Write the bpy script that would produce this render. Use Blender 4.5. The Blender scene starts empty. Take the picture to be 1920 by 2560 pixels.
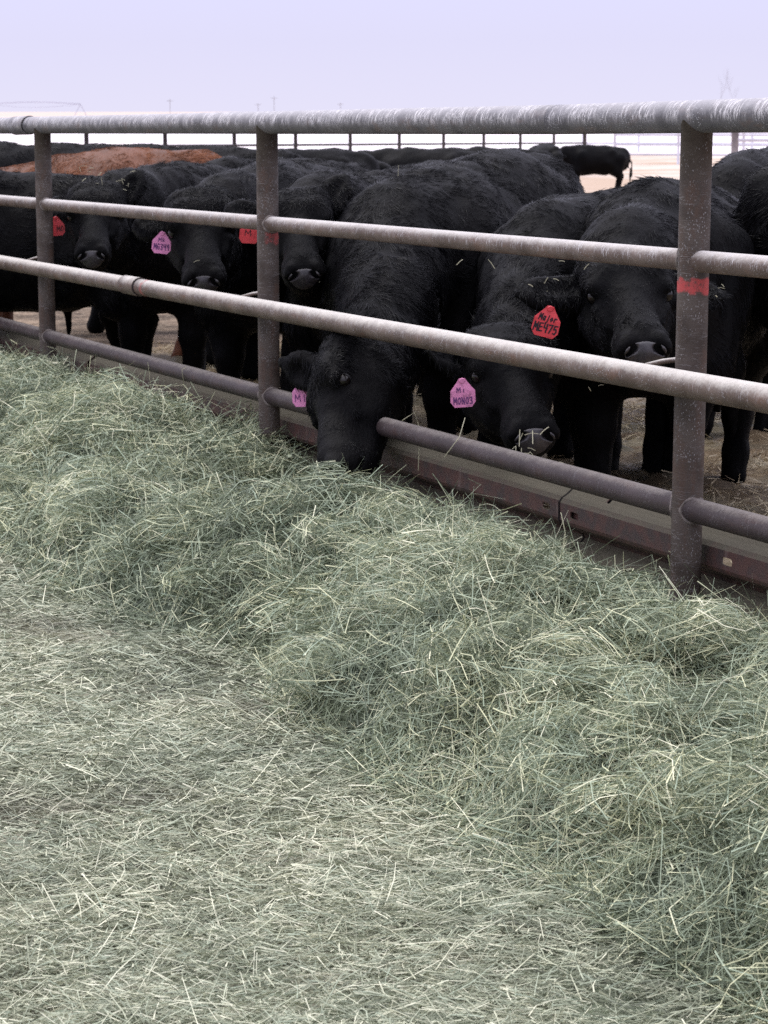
import bpy, bmesh, math, random
import numpy as np
from mathutils import Vector, Matrix, Euler

SC = bpy.context.scene
COL = SC.collection
rng = np.random.default_rng(7)
random.seed(7)
R = math.radians

# ------------------------------------------------------------------ camera, sky, sun, exposure
CAM_H = 1.25
cam_d = bpy.data.cameras.new('camera')
cam = bpy.data.objects.new('camera', cam_d); COL.objects.link(cam)
cam.location = (0, 0, CAM_H)
cam.rotation_euler = (R(90 - 9.98), 0, 0)
cam_d.sensor_fit = 'HORIZONTAL'; cam_d.sensor_width = 36.0; cam_d.lens = 106.76
cam_d.clip_start = 0.05; cam_d.clip_end = 9000
cam_d.dof.use_dof = True
cam_d.dof.focus_distance = 4.7
cam_d.dof.aperture_fstop = 106.76 / 4.6      # an opening of about 4.6 mm
SC.camera = cam

W = bpy.data.worlds.new('World'); SC.world = W; W.use_nodes = True
nt = W.node_tree; nt.nodes.clear()
SUN_EL, SUN_AZ = 55.0, 312.0                   # high veiled sun, beyond the fence and to the left
wout = nt.nodes.new('ShaderNodeOutputWorld')
sky = nt.nodes.new('ShaderNodeTexSky'); sky.sky_type = 'NISHITA'; sky.sun_disc = False
sky.sun_elevation = R(SUN_EL); sky.sun_rotation = R(SUN_AZ); sky.dust_density = 4.0; sky.air_density = 1.0
bg1 = nt.nodes.new('ShaderNodeBackground'); bg1.inputs[1].default_value = 0.05
nt.links.new(sky.outputs[0], bg1.inputs[0])
tc = nt.nodes.new('ShaderNodeTexCoord'); sx = nt.nodes.new('ShaderNodeSeparateXYZ')
nt.links.new(tc.outputs['Generated'], sx.inputs[0])
ramp = nt.nodes.new('ShaderNodeValToRGB')      # closed overcast: even all round, brighter overhead
ce = ramp.color_ramp.elements
ce[0].position = 0.0; ce[0].color = (0.86, 0.835, 1.04, 1)
ce[1].position = 1.0; ce[1].color = (0.94, 0.93, 1.04, 1)
e = ce.new(0.05); e.color = (0.785, 0.775, 1.05, 1)
e = ce.new(0.30); e.color = (0.81, 0.80, 1.0, 1)
nt.links.new(sx.outputs['Z'], ramp.inputs[0])
bg2 = nt.nodes.new('ShaderNodeBackground')
grad = nt.nodes.new('ShaderNodeMapRange'); nt.links.new(sx.outputs['Z'], grad.inputs[0])   # overcast: the zenith about three times the horizon
for gi, gv in enumerate((0.03, 1.0, 1.0, 2.9)): grad.inputs[gi + 1].default_value = gv
nt.links.new(grad.outputs[0], bg2.inputs[1])
nt.links.new(ramp.outputs[0], bg2.inputs[0])
mixw = nt.nodes.new('ShaderNodeMixShader'); mixw.inputs[0].default_value = 0.92
nt.links.new(bg1.outputs[0], mixw.inputs[1]); nt.links.new(bg2.outputs[0], mixw.inputs[2])
nt.links.new(mixw.outputs[0], wout.inputs[0])

sun_d = bpy.data.lights.new('sun', 'SUN'); sun_d.energy = 1.5; sun_d.angle = R(24); sun_d.color = (1.0, 0.96, 0.90)
sun = bpy.data.objects.new('sun', sun_d); COL.objects.link(sun)
az = R(SUN_AZ)
sdir = Vector((math.sin(az) * math.cos(R(SUN_EL)), math.cos(az) * math.cos(R(SUN_EL)), math.sin(R(SUN_EL))))
sun.rotation_euler = (-sdir).to_track_quat('-Z', 'Y').to_euler()

SC.view_settings.view_transform = 'Standard'; SC.view_settings.look = 'None'
SC.view_settings.exposure = 0.0; SC.view_settings.gamma = 1.0; SC.view_settings.use_curve_mapping = False
SC.render.engine = 'CYCLES'
SC.cycles.use_denoising = False
SC.cycles.max_bounces = 5; SC.cycles.diffuse_bounces = 2; SC.cycles.glossy_bounces = 2
SC.cycles.use_adaptive_sampling = True

# ------------------------------------------------------------------ the fence line: s runs along it (away), n is towards the camera
P0 = np.array([0.6743, 5.0]); TV = np.array([-0.41679, 0.90900]); NV = np.array([-0.90900, -0.41679])
SP = 2.5027
def fp(s, n, z=0.0):
    return Vector((P0[0] + TV[0]*s + NV[0]*n, P0[1] + TV[1]*s + NV[1]*n, z))
def sn(x, y):
    dx, dy = x - P0[0], y - P0[1]
    return dx*TV[0] + dy*TV[1], dx*NV[0] + dy*NV[1]
def gz(y):
    return -0.0115*(np.clip(y, -50, 60) - 4.0)
PITCH = R(9.98)
def to_px(x, y, z):                            # photograph pixels, used only to leave out hay far outside the view
    dz = z - CAM_H
    dep = y*math.cos(PITCH) - dz*math.sin(PITCH)
    up = y*math.sin(PITCH) + dz*math.cos(PITCH)
    return 960 + 5694*x/dep, 1280 - 5694*up/dep, dep

# ------------------------------------------------------------------ helpers
_tab = rng.random((32, 32, 32)).astype(np.float32)
def vnoise(p):
    p = np.asarray(p, np.float32); i = np.floor(p).astype(np.int32); f = p - i
    f = f*f*(3 - 2*f); i &= 31; j = (i + 1) & 31
    x0, y0, z0 = i[..., 0], i[..., 1], i[..., 2]; x1, y1, z1 = j[..., 0], j[..., 1], j[..., 2]
    fx, fy, fz = f[..., 0], f[..., 1], f[..., 2]
    def L(a, b, t): return a + (b - a)*t
    a = L(L(_tab[x0, y0, z0], _tab[x1, y0, z0], fx), L(_tab[x0, y1, z0], _tab[x1, y1, z0], fx), fy)
    b = L(L(_tab[x0, y0, z1], _tab[x1, y0, z1], fx), L(_tab[x0, y1, z1], _tab[x1, y1, z1], fx), fy)
    return L(a, b, fz)*2 - 1
def noise2(x, y, sc, seed=0.0):
    return vnoise(np.stack([x*sc + seed, y*sc + seed*1.7, np.full_like(x, seed*0.37 + 0.5)], -1))

def tag(o, label=None, cat=None, group=None, kind=None):
    if label: o['label'] = label
    if cat: o['category'] = cat
    if group: o['group'] = group
    if kind: o['kind'] = kind
    return o
def empty(name, loc=(0, 0, 0), rz=0.0):
    o = bpy.data.objects.new(name, None); COL.objects.link(o); o.location = loc; o.rotation_euler = (0, 0, rz)
    o.empty_display_size = 0.1
    return o
def link(name, me, mat=None, parent=None, mw=None):
    o = bpy.data.objects.new(name, me); COL.objects.link(o)
    if mat is not None and len(me.materials) == 0: me.materials.append(mat)
    mw = mw if mw is not None else Matrix.Identity(4)
    if parent is not None:
        o.parent = parent
        pw = Matrix.LocRotScale(parent.location, parent.rotation_euler, parent.scale) if parent.parent is None else parent.matrix_world
        o.matrix_local = pw.inverted() @ mw
    else:
        o.matrix_world = mw
    return o
def mesh_np(name, V, F, smooth=True):
    """V (n,3) array, F (m,k) array of equal-sided faces"""
    me = bpy.data.meshes.new(name)
    V = np.ascontiguousarray(V, np.float32); F = np.ascontiguousarray(F, np.int32)
    m, k = F.shape
    me.vertices.add(len(V)); me.vertices.foreach_set('co', V.ravel())
    me.loops.add(m*k); me.loops.foreach_set('vertex_index', F.ravel())
    me.polygons.add(m)
    me.polygons.foreach_set('loop_start', np.arange(0, m*k, k, dtype=np.int32))
    me.polygons.foreach_set('loop_total', np.full(m, k, np.int32))
    me.polygons.foreach_set('use_smooth', np.full(m, smooth, bool))
    me.update(calc_edges=True)
    return me
def mesh_bm(name, bm, smooth=False):
    me = bpy.data.meshes.new(name); bm.normal_update(); bm.to_mesh(me); bm.free()
    if smooth:
        me.polygons.foreach_set('use_smooth', np.ones(len(me.polygons), bool))
    return me
def axis_matrix(a, b):
    """frame at a with local X running to b"""
    a = Vector(a); b = Vector(b); x = (b - a).normalized()
    up = Vector((0, 0, 1)) if abs(x.z) < 0.95 else Vector((0, 1, 0))
    y = up.cross(x).normalized(); z = x.cross(y)
    M = Matrix((x, y, z)).transposed().to_4x4(); M.translation = a
    return M, (b - a).length
def pipe_mesh(name, L, r, seg=40, rings=None, wob=0.0, lip=0.0):
    rings = rings or max(2, int(L/0.14) + 1)
    xs = np.linspace(0, L, rings); th = np.arange(seg)/seg*2*math.pi
    X = np.repeat(xs, seg); T = np.tile(th, rings)
    rr = r*(1 + wob*vnoise(np.stack([X*3, np.cos(T)*1.5 + 5, np.sin(T)*1.5 + 9], -1)))
    V = np.stack([X, rr*np.cos(T), rr*np.sin(T)], -1)
    i = np.arange(rings - 1)[:, None]*seg; j = np.arange(seg)[None]
    F = np.stack([i + j, i + (j + 1) % seg, i + seg + (j + 1) % seg, i + seg + j], -1).reshape(-1, 4)[:, ::-1]
    n = len(V); V = np.vstack([V, [[0, 0, 0]], [[L, 0, 0]]])
    c0 = np.stack([np.full(seg, n), (np.arange(seg) + 1) % seg, np.arange(seg), np.arange(seg)], -1)
    me = bpy.data.meshes.new(name)
    faces = [tuple(f) for f in F.tolist()]
    b = (rings - 1)*seg
    for q in range(seg):
        faces.append((n, q, (q + 1) % seg)[::-1]); faces.append((n + 1, b + q, b + (q + 1) % seg))
    me.from_pydata(V.tolist(), [], faces)
    me.polygons.foreach_set('use_smooth', np.array([len(p.vertices) == 4 for p in me.polygons], bool))
    me.update()
    return me
def pipe(name, a, b, r, mat, parent=None, **kw):
    M, L = axis_matrix(a, b)
    return link(name, pipe_mesh(name, L, r, **kw), mat, parent, M)
def tube_path(name, pts, r, mat, parent=None, seg=8):
    pts = [Vector(p) for p in pts]; bm = bmesh.new(); prev = None
    for i, p in enumerate(pts):
        d = (pts[min(i + 1, len(pts) - 1)] - pts[max(i - 1, 0)]).normalized()
        u = d.orthogonal().normalized() if abs(d.z) > 0.9 else Vector((0, 0, 1)).cross(d).normalized()
        v = d.cross(u)
        ring = [bm.verts.new(p + (u*math.cos(k/seg*6.2832) + v*math.sin(k/seg*6.2832))*r) for k in range(seg)]
        if prev:
            for k in range(seg): bm.faces.new((prev[k], prev[(k + 1) % seg], ring[(k + 1) % seg], ring[k]))
        else: bm.faces.new(ring[::-1])
        prev = ring
    bm.faces.new(prev)
    return link(name, mesh_bm(name, bm, True), mat, parent)

# ------------------------------------------------------------------ materials
def newmat(name):
    m = bpy.data.materials.new(name); m.use_nodes = True
    t = m.node_tree; b = t.nodes['Principled BSDF']
    return m, t, b
class NB:
    def __init__(s, t): s.t = t
    def n(s, kind, **kw):
        x = s.t.nodes.new('ShaderNode' + kind)
        for k, v in kw.items(): setattr(x, k, v)
        return x
    def l(s, a, b): s.t.links.new(a, b)
    def noise(s, vec, scale, detail=4, rough=0.55, dist=0.0):
        x = s.n('TexNoise'); x.inputs['Scale'].default_value = scale; x.inputs['Detail'].default_value = detail
        x.inputs['Roughness'].default_value = rough; x.inputs['Distortion'].default_value = dist
        if vec is not None: s.l(vec, x.inputs['Vector'])
        return x.outputs[0]
    def mapr(s, v, a, b, c=0.0, d=1.0):
        x = s.n('MapRange'); x.interpolation_type = 'SMOOTHSTEP'
        s.l(v, x.inputs[0])
        for i, q in enumerate((a, b, c, d)): x.inputs[i + 1].default_value = q
        return x.outputs[0]
    def math(s, op, a, b=None):
        x = s.n('Math', operation=op)
        for i, q in enumerate((a, b)):
            if q is None: continue
            if isinstance(q, (int, float)): x.inputs[i].default_value = q
            else: s.l(q, x.inputs[i])
        return x.outputs[0]
    def mix(s, f, a, b):
        x = s.n('Mix', data_type='RGBA')
        for i, q in ((0, f), (6, a), (7, b)):
            if isinstance(q, (int, float)): x.inputs[i].default_value = q
            elif isinstance(q, tuple): x.inputs[i].default_value = (*q, 1)
            else: s.l(q, x.inputs[i])
        return x.outputs[2]
    def vscale(s, v, sc):
        x = s.n('Mapping'); x.inputs['Scale'].default_value = sc; s.l(v, x.inputs[0]); return x.outputs[0]
    def bump(s, h, strength, dist, bsdf):
        x = s.n('Bump'); x.inputs['Strength'].default_value = strength; x.inputs['Distance'].default_value = dist
        s.l(h, x.inputs['Height']); s.l(x.outputs[0], bsdf.inputs['Normal'])

def pipe_mat(name, base, base2, dust, dust_lo, dust_hi, streak, speck, paint=None, st_lo=0.56, solid=0.0):
    """weathered steel pipe, pipe axis along local X: grime, pale dust lying on upper faces, pale cracked streaks round it"""
    m, t, b = newmat(name); q = NB(t)
    tc = q.n('TexCoord').outputs['Object']
    geo = q.n('NewGeometry'); sp = q.n('SeparateXYZ'); q.l(geo.outputs['Normal'], sp.inputs[0])
    grime = q.mapr(q.noise(tc, 9, 5), 0.3, 0.7)
    col = q.mix(grime, base, base2)
    rust = q.mapr(q.noise(q.vscale(tc, (1.2, 3, 3)), 7.0, 6, 0.7), 0.52, 0.66)
    col = q.mix(q.math('MULTIPLY', rust, 0.55), col, tuple(v*m for v, m in zip(base2, (0.95, 0.70, 0.58))))
    fine = q.noise(tc, 160, 3)
    lie = q.math('ADD', sp.outputs['Z'], q.math('MULTIPLY', q.math('SUBTRACT', q.noise(tc, 30, 6, 0.7), 0.5), 0.75))
    lie = q.math('ADD', lie, q.math('MULTIPLY', q.math('SUBTRACT', fine, 0.5), 0.5))
    dm = q.mapr(lie, dust_lo, dust_hi)
    col = q.mix(q.math('MULTIPLY', dm, dust[3]), col, dust[:3])
    st = q.noise(q.vscale(tc, (170, 20, 20)), 1.0, 4, 0.65, 2.2)
    st2 = q.noise(q.vscale(tc, (26, 9, 9)), 1.0, 2, 0.5, 0.6)
    sm = q.math('MULTIPLY', q.mapr(st, st_lo, st_lo + 0.07), q.mapr(st2, 0.36, 0.58))
    sm = q.math('MULTIPLY', sm, q.mapr(sp.outputs['Z'], -0.55, 0.25))
    col = q.mix(q.math('MULTIPLY', sm, streak), col, (0.62, 0.60, 0.61))
    spk = q.n('TexVoronoi'); spk.inputs['Scale'].default_value = 210; q.l(q.vscale(tc, (0.6, 1, 1)), spk.inputs['Vector'])
    pm = q.math('MULTIPLY', q.mapr(spk.outputs['Distance'], 0.30, 0.16), q.mapr(q.noise(tc, 13, 3), 0.46, 0.6))
    col = q.mix(q.math('MULTIPLY', pm, speck), col, (0.62, 0.62, 0.64))
    if paint:                                   # sprayed marks: list of (x0, x1, colour, strength), local X
        px = q.n('SeparateXYZ'); q.l(tc, px.inputs[0])
        wob = q.math('ADD', px.outputs['X'], q.math('MULTIPLY', q.math('SUBTRACT', q.noise(tc, 38, 5), 0.5), 0.034))
        for x0, x1, c, k, ylim in paint:
            a = q.math('MULTIPLY', q.mapr(wob, x0 - 0.004, x0 + 0.004), q.mapr(wob, x1 + 0.004, x1 - 0.004))
            a = q.math('MULTIPLY', a, q.mapr(q.noise(tc, 48, 6, 0.75), 0.38 - solid, 0.58 - solid))
            if ylim is not None: a = q.math('MULTIPLY', a, q.mapr(px.outputs['Y'], ylim - 0.01, ylim + 0.012))
            col = q.mix(q.math('MULTIPLY', a, k), col, c)
    q.l(col, b.inputs['Base Color'])
    b.inputs['Metallic'].default_value = 0.0
    q.l(q.mapr(dm, 0, 1, 0.50, 0.85), b.inputs['Roughness'])
    b.inputs['Specular IOR Level'].default_value = 0.22
    h = q.math('ADD', q.math('MULTIPLY', sm, 1.0), q.math('ADD', q.math('MULTIPLY', pm, 0.6), q.math('MULTIPLY', fine, 0.7)))
    q.bump(h, 0.55, 0.0018, b)
    return m
RED = (0.50, 0.055, 0.055)
M_TOP = pipe_mat('frosted top rail steel', (0.075, 0.072, 0.078), (0.135, 0.13, 0.138), (0.40, 0.39, 0.41, 0.75), -0.1, 1.0, 0.9, 0.5, st_lo=0.485)
M_R2 = pipe_mat('dusty rail steel', (0.082, 0.058, 0.047), (0.15, 0.114, 0.097), (0.56, 0.53, 0.50, 0.95), 0.10, 1.05, 0.8, 0.3)
M_R3 = pipe_mat('dusty neck rail steel', (0.082, 0.058, 0.046), (0.15, 0.114, 0.094), (0.58, 0.55, 0.50, 0.95), 0.05, 1.05, 0.55, 0.35)
M_R3P = pipe_mat('dusty neck rail steel with red paint', (0.082, 0.058, 0.046), (0.15, 0.114, 0.094), (0.58, 0.55, 0.50, 0.95), 0.05, 1.05, 0.5, 0.35,
                 paint=[(7.235, 7.265, RED, 0.3, -0.2), (7.09, 7.12, RED, 0.4, -0.2)])
M_RB = pipe_mat('brown painted rail steel', (0.043, 0.032, 0.032), (0.066, 0.050, 0.050), (0.26, 0.235, 0.21, 0.7), 0.5, 1.2, 0.10, 0.10)
M_POST = pipe_mat('weathered post steel', (0.040, 0.030, 0.025), (0.082, 0.066, 0.057), (0.3, 0.3, 0.3, 0.6), 0.5, 1.2, 0.15, 0.28)
M_POSTR = pipe_mat('weathered post steel with red paint band', (0.040, 0.030, 0.025), (0.082, 0.066, 0.057), (0.3, 0.3, 0.3, 0.6), 0.5, 1.2, 0.15, 0.28,
                   paint=[(1.120, 1.152, (0.42, 0.06, 0.06), 0.9, None)], solid=0.05)
M_POSTM = pipe_mat('weathered post steel with faded red mark', (0.040, 0.030, 0.025), (0.082, 0.066, 0.057), (0.3, 0.3, 0.3, 0.6), 0.5, 1.2, 0.15, 0.28,
                   paint=[(1.125, 1.158, RED, 0.45, -0.005)])

def beam_mat():
    m, t, b = newmat('brown guardrail steel'); q = NB(t)
    tc = q.n('TexCoord').outputs['Object']
    geo = q.n('NewGeometry'); sp = q.n('SeparateXYZ'); q.l(geo.outputs['Normal'], sp.inputs[0])
    col = q.mix(q.mapr(q.noise(q.vscale(tc, (2, 8, 8)), 3, 5), 0.35, 0.68), (0.110, 0.058, 0.050), (0.070, 0.052, 0.050))
    runs = q.mapr(q.noise(q.vscale(tc, (60, 4, 4)), 1, 3), 0.62, 0.70)
    col = q.mix(q.math('MULTIPLY', runs, 0.35), col, (0.25, 0.20, 0.18))
    lie = q.math('ADD', sp.outputs['Z'], q.math('MULTIPLY', q.math('SUBTRACT', q.noise(tc, 30, 6, 0.7), 0.5), 0.45))
    dm = q.mapr(lie, 0.30, 0.70)
    dc = q.mix(q.noise(tc, 120, 4), (0.085, 0.078, 0.054), (0.14, 0.128, 0.09))
    col = q.mix(q.math('MULTIPLY', dm, 0.93), col, dc)
    q.l(col, b.inputs['Base Color']); q.l(q.mapr(dm, 0, 1, 0.45, 0.95), b.inputs['Roughness'])
    b.inputs['Specular IOR Level'].default_value = 0.35
    q.bump(q.noise(tc, 200, 4), 0.3, 0.002, b)
    return m
M_BEAM = beam_mat()
def flat(name, c, rough=0.8, spec=0.3):
    m, t, b = newmat(name); b.inputs['Base Color'].default_value = (*c, 1); b.inputs['Roughness'].default_value = rough
    b.inputs['Specular IOR Level'].default_value = spec
    return m
def mottled(name, c1, c2, scale, rough=0.85, bump=0.0):
    m, t, b = newmat(name); q = NB(t); tc = q.n('TexCoord').outputs['Object']
    n = q.noise(tc, scale, 5, 0.6)
    q.l(q.mix(q.mapr(n, 0.3, 0.7), c1, c2), b.inputs['Base Color']); b.inputs['Roughness'].default_value = rough
    b.inputs['Specular IOR Level'].default_value = 0.25
    if bump: q.bump(n, 0.6, bump, b)
    return m
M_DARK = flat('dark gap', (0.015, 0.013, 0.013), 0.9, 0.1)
M_WELD = mottled('weld bead', (0.10, 0.085, 0.08), (0.2, 0.17, 0.15), 90, 0.6, 0.002)

def ramp_tint(q, attr, stops):
    a = q.n('Attribute', attribute_name=attr); r = q.n('ValToRGB'); e = r.color_ramp.elements
    e[0].position, e[0].color = stops[0][0], (*stops[0][1], 1); e[1].position, e[1].color = stops[-1][0], (*stops[-1][1], 1)
    for p, c in stops[1:-1]:
        x = e.new(p); x.color = (*c, 1)
    q.l(a.outputs['Fac'], r.inputs[0])
    return r.outputs[0]
def straw_mat(name, stops, trans=0.25, gain=1.0, warm=(1.0, 1.0, 0.90), patch=0.0):
    m, t, b = newmat(name); q = NB(t)
    stops = [(p, tuple(min(1, v*gain*g) for v, g in zip(c, warm))) for p, c in stops]
    col = ramp_tint(q, 'tint', stops)
    tc = q.n('TexCoord').outputs['Object']
    col = q.mix(q.math('MULTIPLY', q.mapr(q.noise(tc, 2.2, 3), 0.42, 0.62), 0.28), col, q.mix(0.55, col, (0.25*gain, 0.31*gain, 0.24*gain)))
    if patch: col = q.mix(q.math('MULTIPLY', q.mapr(q.noise(q.vscale(tc, (1.6, 3.4, 1)), 1.0, 4, 0.6), 0.56, 0.66), patch), col, (0.17, 0.135, 0.105))   # soiled patches
    q.l(col, b.inputs['Base Color']); b.inputs['Roughness'].default_value = 0.55
    b.inputs['Specular IOR Level'].default_value = 0.35
    tr = q.n('BsdfTranslucent'); q.l(col, tr.inputs[0])
    mx = q.n('MixShader'); mx.inputs[0].default_value = trans
    q.l(b.outputs[0], mx.inputs[1]); q.l(tr.outputs[0], mx.inputs[2])
    q.l(mx.outputs[0], t.nodes['Material Output'].inputs[0])
    return m
HAY = [(0.0, (0.055, 0.068, 0.042)), (0.22, (0.13, 0.155, 0.10)), (0.42, (0.25, 0.285, 0.20)), (0.60, (0.31, 0.375, 0.295)),
       (0.78, (0.48, 0.495, 0.345)), (0.92, (0.66, 0.645, 0.44)), (1.0, (0.78, 0.75, 0.60))]
M_HAY = straw_mat('green hay', HAY, 0.10, gain=1.10, warm=(0.98, 1.0, 0.91))
FLATHAY = [(0.0, (0.075, 0.075, 0.055)), (0.25, (0.18, 0.19, 0.135)), (0.48, (0.34, 0.35, 0.26)), (0.66, (0.37, 0.41, 0.325)),
           (0.84, (0.58, 0.57, 0.43)), (1.0, (0.80, 0.76, 0.62))]
M_LITTER = straw_mat('trampled hay', FLATHAY, 0.08, gain=0.99, warm=(0.96, 1.0, 0.91), patch=0.35)
STRAW = [(0.0, (0.09, 0.065, 0.045)), (0.4, (0.22, 0.16, 0.105)), (0.75, (0.42, 0.34, 0.24)), (1.0, (0.62, 0.54, 0.42))]
M_STRAW = straw_mat('old bedding straw', STRAW, 0.15, gain=1.3)

# ------------------------------------------------------------------ ground: one sheet to the horizon
def ground_mat():
    m, t, b = newmat('ground'); q = NB(t)
    tc = q.n('TexCoord').outputs['Object']; sp = q.n('SeparateXYZ'); q.l(tc, sp.inputs[0])
    X, Y = sp.outputs['X'], sp.outputs['Y']
    nn = q.math('ADD', q.math('MULTIPLY', q.math('SUBTRACT', X, P0[0]), NV[0]), q.math('MULTIPLY', q.math('SUBTRACT', Y, P0[1]), NV[1]))
    lump = q.noise(tc, 3.5, 6, 0.65)
    manure = q.mix(q.mapr(lump, 0.35, 0.68), (0.055, 0.040, 0.028), (0.27, 0.20, 0.14))
    manure = q.mix(q.math('MULTIPLY', q.mapr(q.noise(tc, 38, 5, 0.7), 0.5, 0.66), 0.6), manure, (0.45, 0.37, 0.27))
    chaff = q.mix(q.mapr(q.noise(tc, 70, 6, 0.75), 0.36, 0.66), (0.17, 0.17, 0.12), (0.50, 0.49, 0.37))
    chaff = q.mix(q.math('MULTIPLY', q.mapr(q.noise(tc, 2.5, 3), 0.52, 0.66), 0.5), chaff, (0.20, 0.165, 0.125))
    near = q.mix(q.mapr(nn, -0.25, -0.05), manure, chaff)
    far_n = q.noise(q.vscale(tc, (0.012, 0.03, 0.03)), 1.0, 4, 0.6)
    yy = q.math('ADD', Y, q.math('MULTIPLY', q.math('SUBTRACT', far_n, 0.5), 70))
    snow = q.mix(q.mapr(q.noise(q.vscale(tc, (0.02, 0.05, 0.05)), 1.0, 5, 0.7), 0.42, 0.72), (0.80, 0.76, 0.77), (0.66, 0.58, 0.55))
    dirt = q.mix(q.mapr(q.noise(tc, 0.25, 5), 0.4, 0.6), (0.42, 0.32, 0.24), (0.55, 0.46, 0.39))
    mid = q.mix(q.mapr(yy, 95, 118), dirt, snow)
    far = q.mix(q.mapr(yy, 620, 760), mid, (0.50, 0.41, 0.35))
    col = q.mix(q.mapr(Y, 42, 56), near, far)
    q.l(col, b.inputs['Base Color']); b.inputs['Roughness'].default_value = 0.95; b.inputs['Specular IOR Level'].default_value = 0.1
    q.bump(q.math('ADD', lump, q.math('MULTIPLY', q.noise(tc, 60, 5, 0.7), 0.35)), 0.8, 0.03, b)
    return m
def build_ground():
    ys = np.unique(np.concatenate([np.linspace(-40, 0, 9), np.linspace(0, 12, 25), np.linspace(12, 60, 33), np.geomspace(60, 6000, 40)]))
    xs = np.unique(np.concatenate([-np.geomspace(6, 3500, 26), np.linspace(-6, 6, 25), np.geomspace(6, 3500, 26)]))
    X, Y = np.meshgrid(xs, ys); Z = gz(Y)
    V = np.stack([X, Y, Z], -1).reshape(-1, 3); nx = len(xs); ny = len(ys)
    i = np.arange(ny - 1)[:, None]*nx + np.arange(nx - 1)[None]
    F = np.stack([i, i + 1, i + nx + 1, i + nx], -1).reshape(-1, 4)
    o = link('ground', mesh_np('ground', V, F), ground_mat()); tag(o, kind='structure')
build_ground()

# ------------------------------------------------------------------ feed fence of welded pipe
def zr(z0, s): return z0 - 0.0118*s
TOPZ, R2Z, R3Z, RBZ = 1.2415, 0.9285, 0.6675, 0.379
def build_fence():
    root = empty('pipe_fence', fp(0, 0, gz(5.0)))
    tag(root, 'rusty brown welded pipe feed fence with four rails and frosted top rail', 'fence')
    rp, r2, r3, rb = 0.0345, 0.0237, 0.0297, 0.0275
    S0, S1 = -3.6, 16.0
    # top rail bends a little: three straight pieces meeting in couplings
    cuts = [S0, -SP, 0.62, 2*SP + 0.18, S1]
    bend = {S0: 0.004, -SP: 0.002, 0.62: -0.004, 2*SP + 0.18: 0.012, S1: 0.03}
    for a, b_ in zip(cuts[:-1], cuts[1:]):
        pipe('top_rail', fp(a, 0, zr(TOPZ, a) + bend[a]), fp(b_, 0, zr(TOPZ, b_) + bend[b_]), 0.0352, M_TOP, root, seg=48, wob=0.012)
    s = 2*SP + 0.18
    pipe('pipe_collar', fp(s + 0.008, 0, zr(TOPZ, s) + bend[s]), fp(s + 0.22, 0, zr(TOPZ, s + 0.22) + bend[s] - 0.001), 0.0395, M_TOP, root, seg=48)
    pipe('collar_seam', fp(s - 0.004, 0, zr(TOPZ, s) + bend[s]), fp(s + 0.009, 0, zr(TOPZ, s) + bend[s]), 0.0375, M_DARK, root, seg=48)
    # posts, and the rails welded between them
    for i in range(-1, 7):
        sp_ = i*SP
        mat = {0: M_POSTR, 1: M_POSTM}.get(i, M_POST)
        zb = gz(fp(sp_, 0).y) - 0.25
        lean = {0: 0.006, 1: 0.0, 2: -0.004}.get(i, 0.0)
        po = pipe('post', fp(sp_, 0, zb), fp(sp_ - lean, 0, zr(TOPZ, sp_) - 0.002), rp, mat, root, seg=48, wob=0.01)
        for zz, r in ((R2Z, r2), (RBZ, rb)):
            if i < 6:
                pipe('middle_rail' if zz == R2Z else 'bottom_rail', fp(sp_ + 0.02, 0, zr(zz, sp_)), fp(sp_ + SP - 0.02, 0, zr(zz, sp_ + SP)),
                     r, M_R2 if zz == R2Z else M_RB, root, wob=0.015)
            for sg in (-1, 1):
                # the weld bead round each rail end
                bm = bmesh.new(); rings = []
                for k in range(24):
                    th = k/24*6.28318; cy, cz = math.cos(th)*(r + 0.001), math.sin(th)*(r + 0.001)
                    off = math.sqrt(max(rp*rp - cy*cy, 1e-6))
                    ring = []
                    for j in range(6):
                        ph = j/6*6.28318; rr = 0.0042*(1 + 0.35*math.sin(k*5.1 + i))
                        ring.append(bm.verts.new(fp(sp_ + sg*(off + math.cos(ph)*rr), cy*(1 + math.sin(ph)*rr/r), zr(zz, sp_) + cz*(1 + math.sin(ph)*rr/r))))
                    rings.append(ring)
                for k in range(24):
                    for j in range(6):
                        bm.faces.new((rings[k][j], rings[k][(j + 1) % 6], rings[(k + 1) % 24][(j + 1) % 6], rings[(k + 1) % 24][j]))
                link('weld_bead', mesh_bm('weld_bead', bm, True), M_WELD, root)
        # bent rod that ties the neck rail to the post
        tube_path('rail_tie', [fp(sp_ + 0.02, 0.0, zr(R3Z, sp_) + 0.040), fp(sp_ + 0.045, 0.008, zr(R3Z, sp_) + 0.039), fp(sp_ + 0.07, 0.026, zr(R3Z, sp_) + 0.034),
                               fp(sp_ + 0.105, 0.050, zr(R3Z, sp_) + 0.022)], 0.0058, M_R3, root)
    # neck rail runs unbroken in front of the posts
    n3 = rp + r3 - 0.001
    sc = 3.585
    pipe('neck_rail', fp(S0, n3, zr(R3Z, S0)), fp(sc, n3, zr(R3Z, sc)), r3, M_R3P, root, seg=48, wob=0.012)
    pipe('neck_rail', fp(sc, n3, zr(R3Z, sc)), fp(S1, n3, zr(R3Z, S1)), r3, M_R3, root, seg=48, wob=0.012)
    pipe('pipe_collar', fp(sc + 0.006, n3, zr(R3Z, sc)), fp(sc + 0.17, n3, zr(R3Z, sc + 0.17)), r3 + 0.0042, M_R3, root, seg=48)
    pipe('collar_seam', fp(sc - 0.004, n3, zr(R3Z, sc)), fp(sc + 0.007, n3, zr(R3Z, sc)), r3 + 0.002, M_DARK, root, seg=48)
build_fence()

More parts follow.
